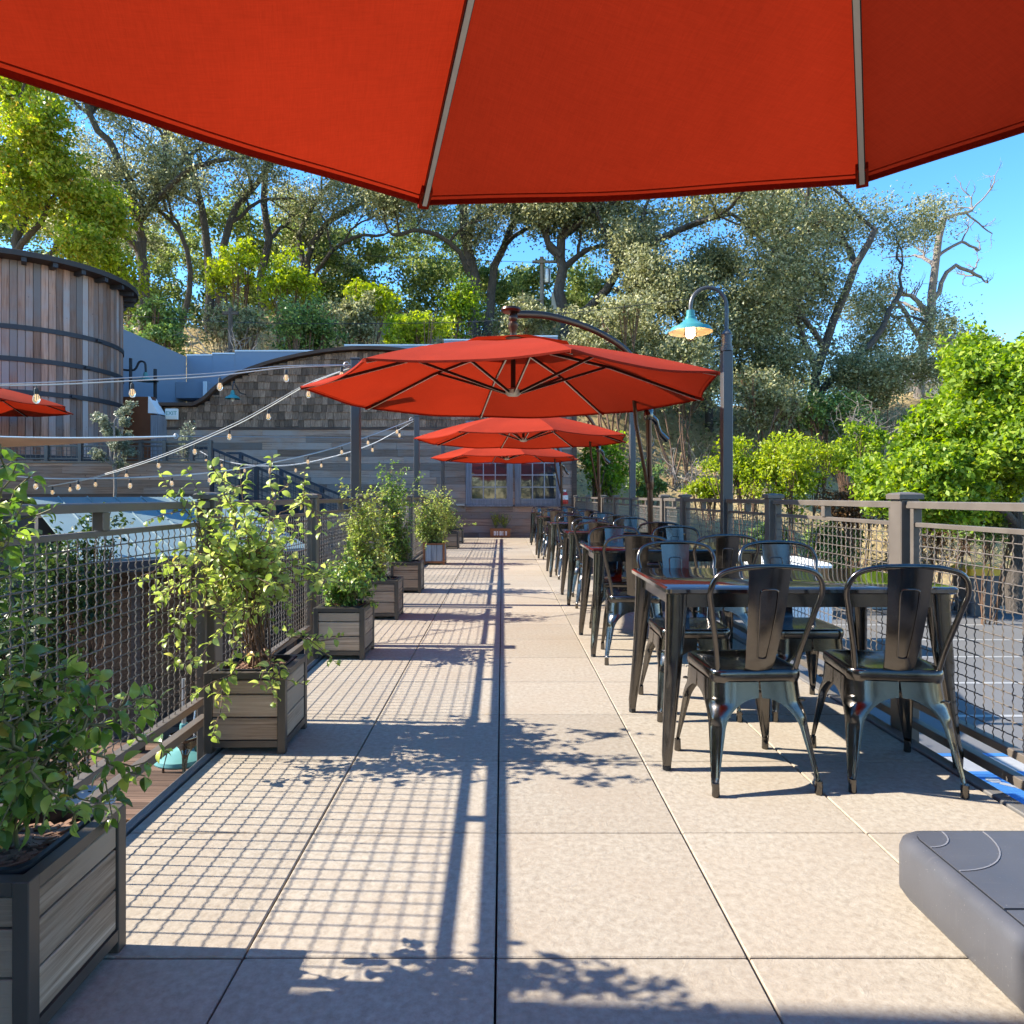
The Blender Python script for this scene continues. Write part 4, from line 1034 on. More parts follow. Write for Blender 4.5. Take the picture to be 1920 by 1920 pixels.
# ------------------------------------------------------------------ parking-lot odds and ends
bn = thing('waste_bin', 'dark grey waste bin with yellow lid by the parking-lot kerb', 'bin', P(1828, 1128, 19.0) + Vector((0, 0, 0)))
bn.location.z = GZ + .02
MB().loft([rrect2(.34, .34, .06, 0), rrect2(.40, .40, .06, 1.05), rrect2(.42, .42, .06, 1.07), rrect2(.42, .42, .06, 1.12)], True, True).obj('body', 'bin_grey', bn, smooth=True, ang=40)
MB().loft([rrect2(.43, .43, .06, 1.121), rrect2(.43, .43, .06, 1.3), rrect2(.3, .3, .06, 1.42)], True, True).obj('lid', 'yellow_plastic', bn, smooth=True, ang=40)
for s in (-1, 1): MB().lathe([(.1, -.03), (.1, .03)], 12, (0, 0, 0), True, True).obj('wheel', 'rubber', bn, (s * .3, .3, .1), rot=(0, math.pi / 2, 0))
en = thing('timber_bin_screen', 'brown timber screen beside the waste bin at the lot edge', 'screen', (P(1890, 1140, 19.0).x, 19.4, GZ + .02))
for k in range(6): MB().box(-.55, .9, 0, .03, .05 + k * .2, .05 + k * .2 + .19).obj('board', 'brown_trim', en)
for x in (-.52, .2, .85): MB().box(x - .05, x + .05, .031, .13, 0, 1.3).obj('post', 'brown_trim', en)
cs = thing('parked_trailer', 'white box trailer parked beyond the railing, glimpsed through mesh', 'trailer', (P(1492, 1030, 14.5).x, 15.0, GZ + .02))
MB().cbox(-.62, .62, -.9, .9, .55, 1.9, .05).obj('box_body', 'white_paint', cs)
MB().box(-.5, .5, -.915, -.902, .7, 1.75).obj('rear_door', 'white_paint', cs)
MB().box(-.6, .6, -.85, .85, .42, .548).obj('chassis', 'bin_grey', cs)
for s in (-1, 1):
    wq = MB().lathe([(.05, -.08), (.2, -.08), (.29, -.06), (.29, .06), (.2, .08), (.05, .08)], 20, (0, 0, 0), True, True).obj('wheel', 'rubber', cs, (s * .66, 0, .29), rot=(0, math.pi / 2, 0), smooth=True)
MB().bar((0, .9, .48), (0, 1.7, .45), .08, .08).obj('tow_bar', 'bin_grey', cs)
# ------------------------------------------------------------------ vegetation
RNG = np.random.default_rng(7)
def leaf_cards(C, size, rng, up=.35, aspect=.55):
    """small folded leaf faces centred on C"""
    n = len(C); a = rng.normal(size=(n, 3)); a /= np.linalg.norm(a, axis=1)[:, None]
    nr = rng.normal(size=(n, 3)) + np.array([0, 0, up * 2]); b = np.cross(nr, a); b /= np.linalg.norm(b, axis=1)[:, None] + 1e-9
    nn = np.cross(a, b); L = (size * rng.uniform(.6, 1.25, n))[:, None]
    f = nn * L * .18
    V = np.stack([C - a * L * .5, C + b * L * aspect * .5 + f - a * L * .05, C + a * L * .5, C - b * L * aspect * .5 + f - a * L * .05], 1).reshape(-1, 3)
    F = np.arange(4 * n).reshape(-1, 4); return V, F
class Skel:
    """tapered branches of one tree"""
    def __init__(s): s.m = MB(); s.tips = []
    def branch(s, p, d, L, r, rng, depth, maxd, wob=.25, up=.15, kids=(3, 5), ratio=.62, n=6):
        p = Vector(p); d = Vector(d).normalized(); pts = [p.copy()]; st = L / n
        for i in range(n):
            d = (d + Vector(rng.normal(size=3)) * wob + Vector((0, 0, up * .3))).normalized(); p = p + d * st; pts.append(p.copy())
        s.grow(pts, r, rng, depth, maxd, wob, up, kids, ratio, L)
    def grow(s, pts, r, rng, depth, maxd, wob=.25, up=.15, kids=(3, 5), ratio=.62, L=None, endr=.55):
        n = len(pts) - 1
        if L is None: L = sum((b - a).length for a, b in zip(pts, pts[1:]))
        rs = [r * (1 - (1 - endr) * i / n) for i in range(n + 1)]
        if depth == maxd: rs = [r * (1 - .8 * i / n) for i in range(n + 1)]
        s.m.tube(pts, rs, 7 if depth == 0 else (5 if depth < maxd else 3), depth == 0)
        if depth >= maxd - 1:
            for i in range(n // 2 if depth == maxd - 1 else 1, n + 1): s.tips.append(pts[i])
        if depth >= maxd: return
        k = int(rng.integers(kids[0], kids[1] + 1))
        for j in range(k):
            f = 1.0 if j == 0 else rng.uniform(.35, 1.0); i = min(int(f * n), n); i = max(1, i)
            d = (pts[i] - pts[i - 1]).normalized(); q = Vector(rng.normal(size=3)); q = (q - d * q.dot(d)).normalized()
            d2 = (d * rng.uniform(.35, .9) + q * rng.uniform(.6, 1.0) + Vector((0, 0, up))).normalized()
            s.branch(pts[i], d2, L * ratio * rng.uniform(.75, 1.2), rs[i] * .66, rng, depth + 1, maxd, wob, up, kids, ratio)
def crown_from(tips, per, spread, size, rng, flat=.7, up=.35):
    T = np.array([tuple(t) for t in tips]); idx = np.repeat(np.arange(len(T)), per)
    # clumps: a few sub-centres round each tip, leaves tight round those
    sub = rng.normal(size=(len(T), 4, 3)) * spread * .75; sub[:, :, 2] *= flat
    pick = rng.integers(0, 4, len(idx))
    C = T[idx] + sub[idx, pick] + rng.normal(size=(len(idx), 3)) * spread * .30 * rng.uniform(.5, 1.5, (len(idx), 1)) * np.array([1, 1, flat])
    return leaf_cards(C, size, rng, up)
def tree(name, label, base, limbs, leaf, per, spread, size, seed, maxd=3, cat='tree', group=None, bark='bark', wob=.22, up=.15, kids=(3, 4), ratio=.6, flat=.7, thin=1.0):
    """limbs: list of (points relative to base, radius) heavy limbs, each then branching"""
    rng = np.random.default_rng(seed); t = thing(name, label, cat, base, 0, group); s = Skel()
    for pts, r in limbs:
        pp = smooth_path(pts, 8)
        pp = [p + Vector(rng.normal(size=3)) * r * .35 * (0 < i < 8) for i, p in enumerate(pp)]
        s.grow(pp, r, rng, 0, maxd, wob, up, kids, ratio, sum((b - a).length for a, b in zip(pp, pp[1:])) * thin)
    s.m.obj('trunk', bark, t, smooth=True, ang=80)
    if leaf:
        V, F = crown_from(s.tips, per, spread, size, rng, flat)
        link('crown', mesh_np('crown', V, F, leaf), t)
    return t
def bush(name, label, c, rad, leaf, n, size, seed, cat='bush', group=None, lobes=14, stems=9, bark='stem_brown', ground=None, shell=.55):
    """shrub: stems from the ground to lobes of foliage; c is the centre of the foliage"""
    rng = np.random.default_rng(seed); c = Vector(c); g = ground if ground is not None else c.z - rad[2]
    t = thing(name, label, cat, (c.x, c.y, g), 0, group); o = np.array([0, 0, c.z - g]); rad = np.array(rad)
    u = rng.normal(size=(lobes, 3)); u /= np.linalg.norm(u, axis=1)[:, None]
    LC = o + u * rad * rng.uniform(.25, .85, (lobes, 1)); LR = rng.uniform(.28, .55, lobes)
    idx = rng.integers(0, lobes, n); w = rng.normal(size=(n, 3)); w /= np.linalg.norm(w, axis=1)[:, None]
    q = rng.uniform(0, 1, n) ** .45
    # break lobes into small sprays
    sub = rng.normal(size=(lobes * 12, 3)); sub /= np.linalg.norm(sub, axis=1)[:, None]
    si = idx * 12 + rng.integers(0, 12, n)
    C = LC[idx] + (sub[si] * .8 * rng.uniform(.6, 1.25, (n, 1)) + w * q[:, None] * .46) * rad * LR[idx][:, None]
    ok = C[:, 2] > -.05 if ground is not None else C[:, 2] > .02
    V, F = leaf_cards(C[ok], size, rng, .4)
    link('foliage', mesh_np('foliage', V, F, leaf), t)
    m = MB()
    for k in range(stems):
        e = Vector(LC[k % lobes]); b = Vector((rng.normal() * rad[0] * .12, rng.normal() * rad[1] * .12, -.3))
        mid = b.lerp(e, .5) + Vector(rng.normal(size=3)) * .1 * float(rad[0]); r = float(max(rad)) * .022
        m.tube(smooth_path([b, mid, e], 6), [r * (1 - .12 * i) for i in range(7)], 5)
        for h in range(5):
            e2 = e + Vector(rng.normal(size=3)) * float(LR[k % lobes]) * .6 * float(min(rad)); m.tube([mid.lerp(e, .4), e.lerp(e2, .5), e2], [r * .5, r * .35, r * .15], 4)
    m.obj('stems', bark, t, smooth=True, ang=80); return t
def rel(base, pts, dj=0): return [P(x, y, d) - base for x, y, d in pts]
def oak(label, base, limbs, **kw):
    b = P(*base); hz = b.copy()
    lm = [(rel(b, pts), r * .78) for pts, r in limbs]
    a = dict(leaf='leaf_oak', per=58, spread=.72, size=.155, maxd=3, group='oaks on the hillside', kids=(3, 4), ratio=.56)
    a.update(kw); return tree('oak_tree', label, b, lm, **a)

oak('big grey oak with forked trunk rising above the round tower', (272, 620, 36), [
    ([(272, 620, 36), (270, 520, 36), (264, 440, 36), (258, 405, 36)], .42), ([(260, 420, 36), (240, 345, 35.5), (205, 265, 35), (168, 215, 34.5), (162, 150, 34)], .30),
    ([(262, 415, 36), (300, 330, 36.5), (312, 260, 37), (314, 190, 37.5)], .24), ([(268, 400, 36), (320, 350, 35), (360, 318, 34.5), (430, 298, 34)], .24), ([(258, 470, 36), (190, 400, 37), (140, 330, 38), (90, 260, 38)], .2)], seed=1, per=30, thin=.8)
oak('leaning grey oak with two stems, right beside the forked oak', (395, 640, 38), [
    ([(395, 640, 38), (394, 560, 38), (388, 440, 38), (365, 335, 38), (340, 270, 38)], .34), ([(405, 600, 38), (425, 430, 38.5), (470, 360, 39), (520, 300, 39)], .30), ([(330, 640, 37), (360, 520, 37), (330, 430, 36.5), (285, 380, 36)], .22)], seed=2, per=32, thin=.75)
oak('tall straight slim trunk with thin grey crown under the umbrella edge', (497, 660, 40), [
    ([(497, 660, 40), (494, 520, 40), (496, 380, 40), (500, 260, 40), (502, 160, 40)], .33)], seed=3, per=32, thin=.55)
oak('grey oak with open crooked limbs left of the umbrella corner', (590, 660, 41), [
    ([(590, 660, 41), (575, 540, 41), (585, 450, 41), (640, 400, 41), (700, 370, 40)], .3), ([(578, 540, 41), (560, 450, 42), (590, 380, 42), (640, 320, 42)], .24), ([(590, 520, 41), (640, 455, 40), (720, 440, 39)], .18)], seed=4, per=36, thin=.8)
oak('dark double-trunk oak standing centrally behind the umbrella finial', (893, 690, 36), [
    ([(893, 690, 36), (888, 590, 36), (882, 470, 36), (872, 390, 36), (850, 320, 36)], .46), ([(905, 690, 36.2), (915, 590, 36.2), (930, 500, 36.5), (955, 430, 37), (1000, 350, 37)], .36), ([(884, 520, 36), (850, 460, 35), (790, 430, 34.5), (735, 440, 34)], .2), ([(880, 450, 36), (900, 380, 37), (930, 330, 38)], .2)], seed=5, per=38, thin=.75)
oak('broad pale oak with a long limb arching towards the lamp', (1062, 690, 34), [
    ([(1062, 690, 34), (1055, 590, 34), (1050, 500, 34), (1060, 430, 34)], .46), ([(1060, 600, 34), (1120, 560, 33.5), (1165, 500, 33), (1230, 450, 32.5), (1300, 415, 32), (1370, 400, 31.5)], .30), ([(1052, 480, 34), (1010, 420, 34), (985, 370, 34)], .24), ([(1058, 440, 34), (1110, 400, 34), (1180, 370, 34), (1260, 350, 34)], .24), ([(1150, 540, 33.3), (1200, 570, 33), (1260, 590, 33)], .16)], seed=6, per=44, size=.19, thin=.8)
oak('slender grey oak with a feathery top just right of the lamp arch', (1440, 860, 35), [
    ([(1440, 860, 35), (1430, 740, 35), (1425, 640, 35), (1440, 540, 35), (1460, 440, 35), (1470, 385, 35)], .3), ([(1428, 660, 35), (1390, 580, 34.5), (1370, 520, 34)], .2), ([(1432, 620, 35), (1490, 570, 35), (1510, 500, 35)], .2)], seed=7, per=34, thin=.6)
oak('wide dark oak with fanned limbs beside the bare tree', (1540, 860, 34), [
    ([(1540, 860, 34), (1530, 740, 34), (1545, 640, 34), (1580, 560, 34), (1615, 480, 34), (1640, 430, 34)], .34), ([(1535, 740, 34), (1600, 680, 34), (1660, 600, 34.5), (1690, 540, 35)], .26), ([(1533, 700, 34), (1500, 620, 34), (1490, 540, 34)], .24), ([(1530, 780, 34), (1470, 730, 33), (1420, 700, 32.5)], .18), ([(1535, 790, 34), (1620, 770, 33), (1680, 720, 33)], .18)], seed=8, per=50, spread=.75, thin=.75)
oak('shadowed oak low on the bank behind the lamp post', (1330, 850, 32), [
    ([(1330, 850, 32), (1325, 740, 32), (1300, 660, 32), (1270, 600, 32)], .28), ([(1327, 740, 32), (1370, 670, 32), (1390, 600, 32)], .24), ([(1325, 760, 32), (1260, 710, 31), (1220, 680, 31)], .18)], seed=9, per=56, spread=.7, thin=.8)
tree('bare_tree', 'leafless grey tree standing against the blue sky', P(1722, 760, 38), [
    (rel(P(1722, 760, 38), [(1722, 760, 38), (1728, 660, 38), (1748, 590, 38), (1755, 500, 38), (1770, 410, 38)]), .30),
    (rel(P(1722, 760, 38), [(1752, 560, 38), (1790, 500, 38), (1840, 520, 38)]), .14), (rel(P(1722, 760, 38), [(1730, 650, 38), (1700, 590, 38), (1680, 560, 38)]), .16), (rel(P(1722, 760, 38), [(1760, 480, 38), (1800, 455, 38), (1835, 470, 38)]), .1)],
    None, 0, 0, 0, 10, maxd=4, wob=.25, kids=(3, 4), ratio=.5, bark='bark_pale', thin=.7)
# golden and green broadleaf trees
b = P(20, 640, 29)
tree('maple_tree', 'yellow-green maple turning orange, behind the round tower', b, [(rel(b, [(20, 640, 29), (30, 500, 29), (40, 400, 29), (45, 310, 29)]), .22), (rel(b, [(28, 520, 29), (-30, 420, 29), (-60, 330, 29)]), .16), (rel(b, [(34, 470, 29), (85, 400, 28.5), (110, 340, 28.5)]), .14), (rel(b, [(26, 560, 29), (90, 480, 28), (120, 440, 28)]), .12)],
     'leaf_maple', 44, .5, .19, 12, maxd=3, kids=(3, 4), ratio=.6, thin=.8)
b = P(1905, 1150, 16.5); b.z = GZ
tree('green_tree', 'bright green drooping tree filling the picture edge above the railing', b, [
    (rel(b, [(1905, 1150, 16.5), (1905, 1000, 16.5), (1900, 860, 16.5), (1905, 750, 16.5)]), .2), (rel(b, [(1903, 960, 16.5), (1850, 880, 16), (1790, 840, 15.8)]), .11), (rel(b, [(1900, 900, 16.5), (1860, 800, 17), (1830, 745, 17)]), .1),
    (rel(b, [(1900, 880, 16.5), (1980, 780, 16.5), (2040, 700, 16.5)]), .14), (rel(b, [(1903, 980, 16.5), (1850, 930, 15.5), (1790, 900, 15.2), (1740, 890, 15)]), .09), (rel(b, [(1900, 800, 16.5), (1890, 740, 16), (1900, 690, 16)]), .09), (rel(b, [(1902, 930, 16.5), (1890, 850, 15), (1870, 800, 14.5)]), .09)],
     'leaf_green', 120, .30, .135, 13, maxd=3, kids=(4, 5), ratio=.46, up=-.04, flat=.8, thin=.62)
# bright shrubs and locusts on the bank
def bank(px, py, d, rx, rz, leaf, n, size, seed, label, name='hillside_bush', cat='bush', **kw):
    c = P(px, py, d); k = d / FPX
    return bush(name, label, c, (rx * k, rx * k * .8, rz * k), leaf, n, size, seed, cat, 'shrubs on the hillside', ground=min(hill(c.x, c.y), c.z - rz * k * .9), **kw)
B = [(440, 505, 30, 62, 60, 'leaf_lime', 3600, .17, 'lime-green sapling lit by sun left of the slim trunk'),
     (545, 545, 30, 62, 62, 'leaf_lime', 3600, .17, 'lime-green sapling just right of the slim trunk'),
     (690, 560, 30, 55, 48, 'leaf_lime', 3000, .17, 'lime-green shrub between open oak and double-trunk oak'),
     (770, 620, 27, 88, 34, 'leaf_lime', 4200, .15, 'low yellow-lime shrub above the blue-grey parapet'),
     (205, 520, 29, 80, 70, 'leaf_lime', 3200, .18, 'lime-green tree top peeking over the tower eave'),
     (300, 615, 26, 78, 50, 'leaf_dark', 4200, .16, 'dark green shrub beside the tower above the sloping wall'),
     (440, 610, 28, 60, 45, 'leaf_oak', 2600, .16, 'thin olive shrub above the blue-grey wall corner'),
     (560, 615, 27, 95, 55, 'leaf_dark', 5200, .16, 'dark olive shrub above the middle of the blue-grey parapet'),
     (660, 600, 29, 60, 60, 'leaf_oak', 3200, .17, 'grey-green shrub behind the low yellow-lime shrub'),
     (860, 580, 32, 50, 70, 'leaf_green', 3000, .17, 'mid-green shrub at the foot of the double trunk'),
     (985, 610, 31, 70, 50, 'leaf_oak', 3600, .17, 'grey-green shrub behind the umbrella finial'),
     (1150, 620, 29, 110, 70, 'leaf_oak', 6500, .16, 'wide grey-green shrub above the umbrella arm'),
     (1270, 700, 28, 100, 90, 'leaf_oak', 6500, .16, 'grey-green shrub directly behind the teal lamp shade'),
     (1430, 740, 28, 95, 80, 'leaf_oak', 6000, .16, 'grey-green shrub right of the lamp post shaft'),
     (1560, 770, 30, 110, 60, 'leaf_dark', 6000, .17, 'dark shrub under the wide fanned oak'),
     (1640, 700, 33, 80, 60, 'leaf_oak', 4000, .18, 'grey-green shrub below the bare tree'),
     (1800, 640, 42, 70, 50, 'leaf_oak', 3000, .22, 'distant grey shrub between bare tree and green tree'),
     (1130, 870, 21, 62, 75, 'leaf_green', 4200, .12, 'bright green bush at the corner of the timber building'),
     (1400, 880, 20, 70, 68, 'leaf_lime', 4600, .11, 'pale lime bush behind the lamp post and railing'),
     (1500, 880, 19.5, 90, 75, 'leaf_lime', 5600, .11, 'pale lime bush left of the drooping green tree'),
     (1600, 850, 22, 60, 50, 'leaf_green', 3000, .13, 'green bush tucked under the drooping green tree'),
     (1330, 920, 22, 60, 24, 'leaf_lime', 2400, .11, 'low lime scrub just above the railing'),
     (1210, 900, 23, 42, 40, 'leaf_dark', 1800, .13, 'small dark bush behind the second lamp shaft'),
     (1600, 945, 19.0, 80, 45, 'leaf_brown', 3600, .10, 'rusty brown brush above the near railing post'),
     (1750, 985, 18.8, 95, 55, 'leaf_brown', 4200, .10, 'rusty brown brush under the drooping green tree'),
     (1850, 980, 17.5, 70, 50, 'leaf_dark', 3000, .11, 'dark green low bush behind the yellow lid'),
     (1560, 1020, 20.2, 70, 50, 'leaf_dark', 2600, .12, 'shaded green bush seen through the mesh by the white trailer'),
     (1440, 1010, 20.4, 60, 40, 'leaf_dark', 2200, .12, 'shaded bush seen through mesh behind the chairs'),
     (1690, 1060, 20.0, 70, 45, 'leaf_dry', 2200, .11, 'dry straw-coloured brush seen through the mesh by the lot kerb')]
for i, (px, py, d, rx, rz, lf, n, s, lb) in enumerate(B): bank(px, py, d, rx, rz, lf, n, s, 100 + i, lb, lobes=14 + i % 5)
# dead grey brush
def twigs(px, py, d, hw, hh, n, seed, label):
    rng = np.random.default_rng(seed); c = P(px, py + hh, d); k = d / FPX; t = thing('dead_brush', label, 'brush', c, 0, 'dead brush on the bank'); s = Skel()
    for i in range(n):
        s.branch((rng.normal() * hw * k * .4, rng.normal() * .4, -.2), (rng.normal() * .6, rng.normal() * .4, 1), hh * k * rng.uniform(.7, 1.5), .02, rng, 1, 3, .3, .05, (2, 4), .6, 5)
    s.m.obj('twigs', 'bark_pale', t)
twigs(1290, 850, 23, 50, 60, 16, 61, 'pale dead brush right of the bronze umbrella mast')
twigs(1200, 840, 25, 60, 40, 16, 62, 'pale dead brush behind the umbrella mast top')
twigs(1630, 760, 27, 60, 50, 18, 63, 'pale dead brush under the fanned oak')
twigs(1720, 1000, 18.6, 80, 50, 20, 64, 'grey dead brush behind the nearest railing post')
twigs(1660, 930, 19, 60, 45, 14, 65, 'grey dead brush left of the drooping green tree')
twigs(440, 620, 25.5, 50, 40, 10, 66, 'thin bare brush above the corner of the blue-grey wall')
# far wood on the hill crest and loose cover on the slope: countless
V = []; F = []; off = 0; rng = np.random.default_rng(77)
cs_ = []
for k in range(820):
    x = rng.uniform(-42, 26); y = rng.uniform(40, 52)
    if x > 12 and y < 50: continue
    hgt = 8.5 if x < -2 else 5.0 - .12 * max(0, x)
    cs_.append((x, y, hill(x, y) + rng.uniform(0, 1) * hgt, rng.uniform(.8, 1.6)))
cs_ = np.array(cs_); idx = np.repeat(np.arange(len(cs_)), 240); q = rng.normal(size=(len(idx), 3)); q /= np.linalg.norm(q, axis=1)[:, None]
C = cs_[idx, :3] + q * (cs_[idx, 3] * rng.uniform(.3, 1, len(idx)))[:, None] * np.array([1, 1, .7])
V, F = leaf_cards(C, .26, rng); stuff(tag(link('woods', mesh_np('woods', V, F, 'leaf_wood')), 'green mass of distant woodland along the hill crest', 'woodland'))
n = 26000; x = rng.uniform(-24, 24, n); y = rng.uniform(21, 42, n); patch = np.sin(x * .8) + np.sin(y * .9 + x * .3) + rng.normal(size=n) * .8; okk = patch > -.6; x, y = x[okk], y[okk]
C = np.array([(a, b, hill(a, b) + rng.uniform(.02, .45)) for a, b in zip(x, y)])
V, F = leaf_cards(C, .22, rng, -.2, .3); stuff(tag(link('dry_undergrowth', mesh_np('dry_undergrowth', V, F, 'leaf_dry')), 'straw-coloured dry undergrowth covering the bank', 'undergrowth'))
n = 22000; x = rng.uniform(-24, 26, n); y = rng.uniform(22, 40, n); patch = np.sin(x * .7 + 2) + np.sin(y * .8 - x * .4); okk = (patch > .1) & ~((x > 3) & (x < 10) & (y < 28)); x, y = x[okk], y[okk]
C = np.array([(a, b, hill(a, b) + abs(rng.normal()) * .7) for a, b in zip(x, y)])
V, F = leaf_cards(C, .2, rng); stuff(tag(link('green_undergrowth', mesh_np('green_undergrowth', V, F, 'leaf_oak')), 'grey-green low undergrowth on the bank', 'undergrowth'))
n = 24000; ang = rng.uniform(math.radians(188), math.radians(352), n // 60); rd = rng.uniform(24, 34, n // 60); cz = rng.uniform(0, 1, n // 60) * (5 + 3 * np.sin(ang * 7))  # unseen trees behind the camera, added for the window panes to mirror
cc_ = np.stack([rd * np.cos(ang), rd * np.sin(ang), GZ + cz], 1); C = np.repeat(cc_, 60, 0) + rng.normal(size=(n // 60 * 60, 3)) * .9
V, F = leaf_cards(C, .5, rng); stuff(tag(link('woods', mesh_np('woods', V, F, 'leaf_oak')), 'unseen wooded bank behind the viewer, added for window reflections', 'woodland'))
# shrubs of the lower court and terrace
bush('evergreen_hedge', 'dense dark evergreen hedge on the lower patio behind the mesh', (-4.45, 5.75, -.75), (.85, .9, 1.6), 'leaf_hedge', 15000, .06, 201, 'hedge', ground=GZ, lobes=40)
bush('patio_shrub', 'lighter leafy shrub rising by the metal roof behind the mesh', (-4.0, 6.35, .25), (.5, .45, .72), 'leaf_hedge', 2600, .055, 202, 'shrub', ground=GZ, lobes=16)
c = P(213, 800, 11.6); b = Vector((c.x, c.y, .9))
tree('olive_tree', 'small silvery olive tree standing before the round tower', b, [([(0, 0, 0), (.03, 0, .5), (0, 0, 1.0), (.02, 0, 1.5)], .03), ([(0, 0, .6), (.1, .05, 1.0), (.16, 0, 1.35)], .02), ([(0, 0, .7), (-.1, .05, 1.1), (-.13, 0, 1.4)], .02)], 'leaf_olive', 22, .05, .04, 203, maxd=2, bark='bark_pale', kids=(4, 5), ratio=.26)
bush('potted_olive', 'small grey-green shrub by the stair head below the exit sign', P(350, 830, 12.6), (.2, .2, .45), 'leaf_olive', 900, .05, 204, 'shrub', ground=.9, bark='bark_pale')

# ------------------------------------------------------------------ hilltop odds and ends
ho = thing('hill_house', 'grey-roofed house half hidden behind the drooping green tree', 'house', P(1745, 735, 48))
MB().box(-3.2, 3.4, 0, 5, -3, .6).obj('wall', 'house_wall', ho)
MB().loft([[(-3.6, -.4, .58), (3.8, -.4, .58), (3.8, 5.4, .58), (-3.6, 5.4, .58)], [(-.9, 2.4, 2.9), (1.6, 2.4, 2.9), (1.6, 2.6, 2.9), (-.9, 2.6, 2.9)]], True, True).obj('roof', 'roof_shingle', ho)
MB().box(-2.2, -1.0, -.02, .02, -1.2, -.1).obj('window', 'glass', ho)
hw = thing('hill_cottage', 'pale cottage glimpsed behind the umbrella finial', 'house', P(1010, 640, 40))
MB().box(-.9, 1.4, 0, 2, -2, 1.3).obj('wall', 'house_wall', hw); MB().box(.75, 1.15, -.3, -.01, -1, 2.8).obj('chimney', 'stucco_white', hw); MB().box(-1.1, 1.6, -.2, 2.2, 1.301, 1.45).obj('roof', 'roof_shingle', hw)
MB().box(-.7, -.2, -.03, -.001, .3, 1.0).obj('window', 'glass', hw)
up = thing('utility_pole', 'pale wooden utility pole with crossarm and grey transformer above the finial', 'utility pole', P(1016, 690, 35))
k = 35 / FPX
MB().tube([(0, 0, -2), (0, 0, 208 * k)], [.13, .1], 10).obj('pole', 'pole_wood', up, smooth=True); MB().box(-.5, .75, -.2, -.1, 195 * k, 195 * k + .12).obj('crossarm', 'pole_wood', up)
MB().lathe([(.16, 0), (.17, .03), (.17, .7), (.1, .76)], 14, (.28, -.1, 158 * k), True, True).obj('transformer', 'galv', up, smooth=True); MB().box(-.75, 0, -.15, -.05, 125 * k, 125 * k + .08).obj('lower_arm', 'pole_wood', up)
def wire(label, pts): tag(MB().tube(smooth_path(pts, 30), .012, 4).obj('power_line', 'steel_band'), label, 'power line', 'power lines on the hill')
wire('lower black power line running along the foot of the hill', [P(150, 585, 25.5), P(440, 604, 25.6), P(750, 606, 25.7), P(960, 598, 25.8), P(1300, 560, 25.9)])
wire('upper thin power line from the utility pole across the oaks', [P(-200, 430, 33), P(300, 455, 33.5), P(700, 480, 34), P(1008, 492, 34.8)])
up2 = thing('cable_post', 'slim dark post carrying the lower power line above the wall', 'pole', P(432, 665, 25.6)); MB().tube([(0, 0, -1), (0, 0, 1.75)], .09, 8).obj('post', 'bark', up2, smooth=True); MB().box(-.3, .3, -.05, .05, 1.5, 1.62).obj('crossarm', 'bark', up2)

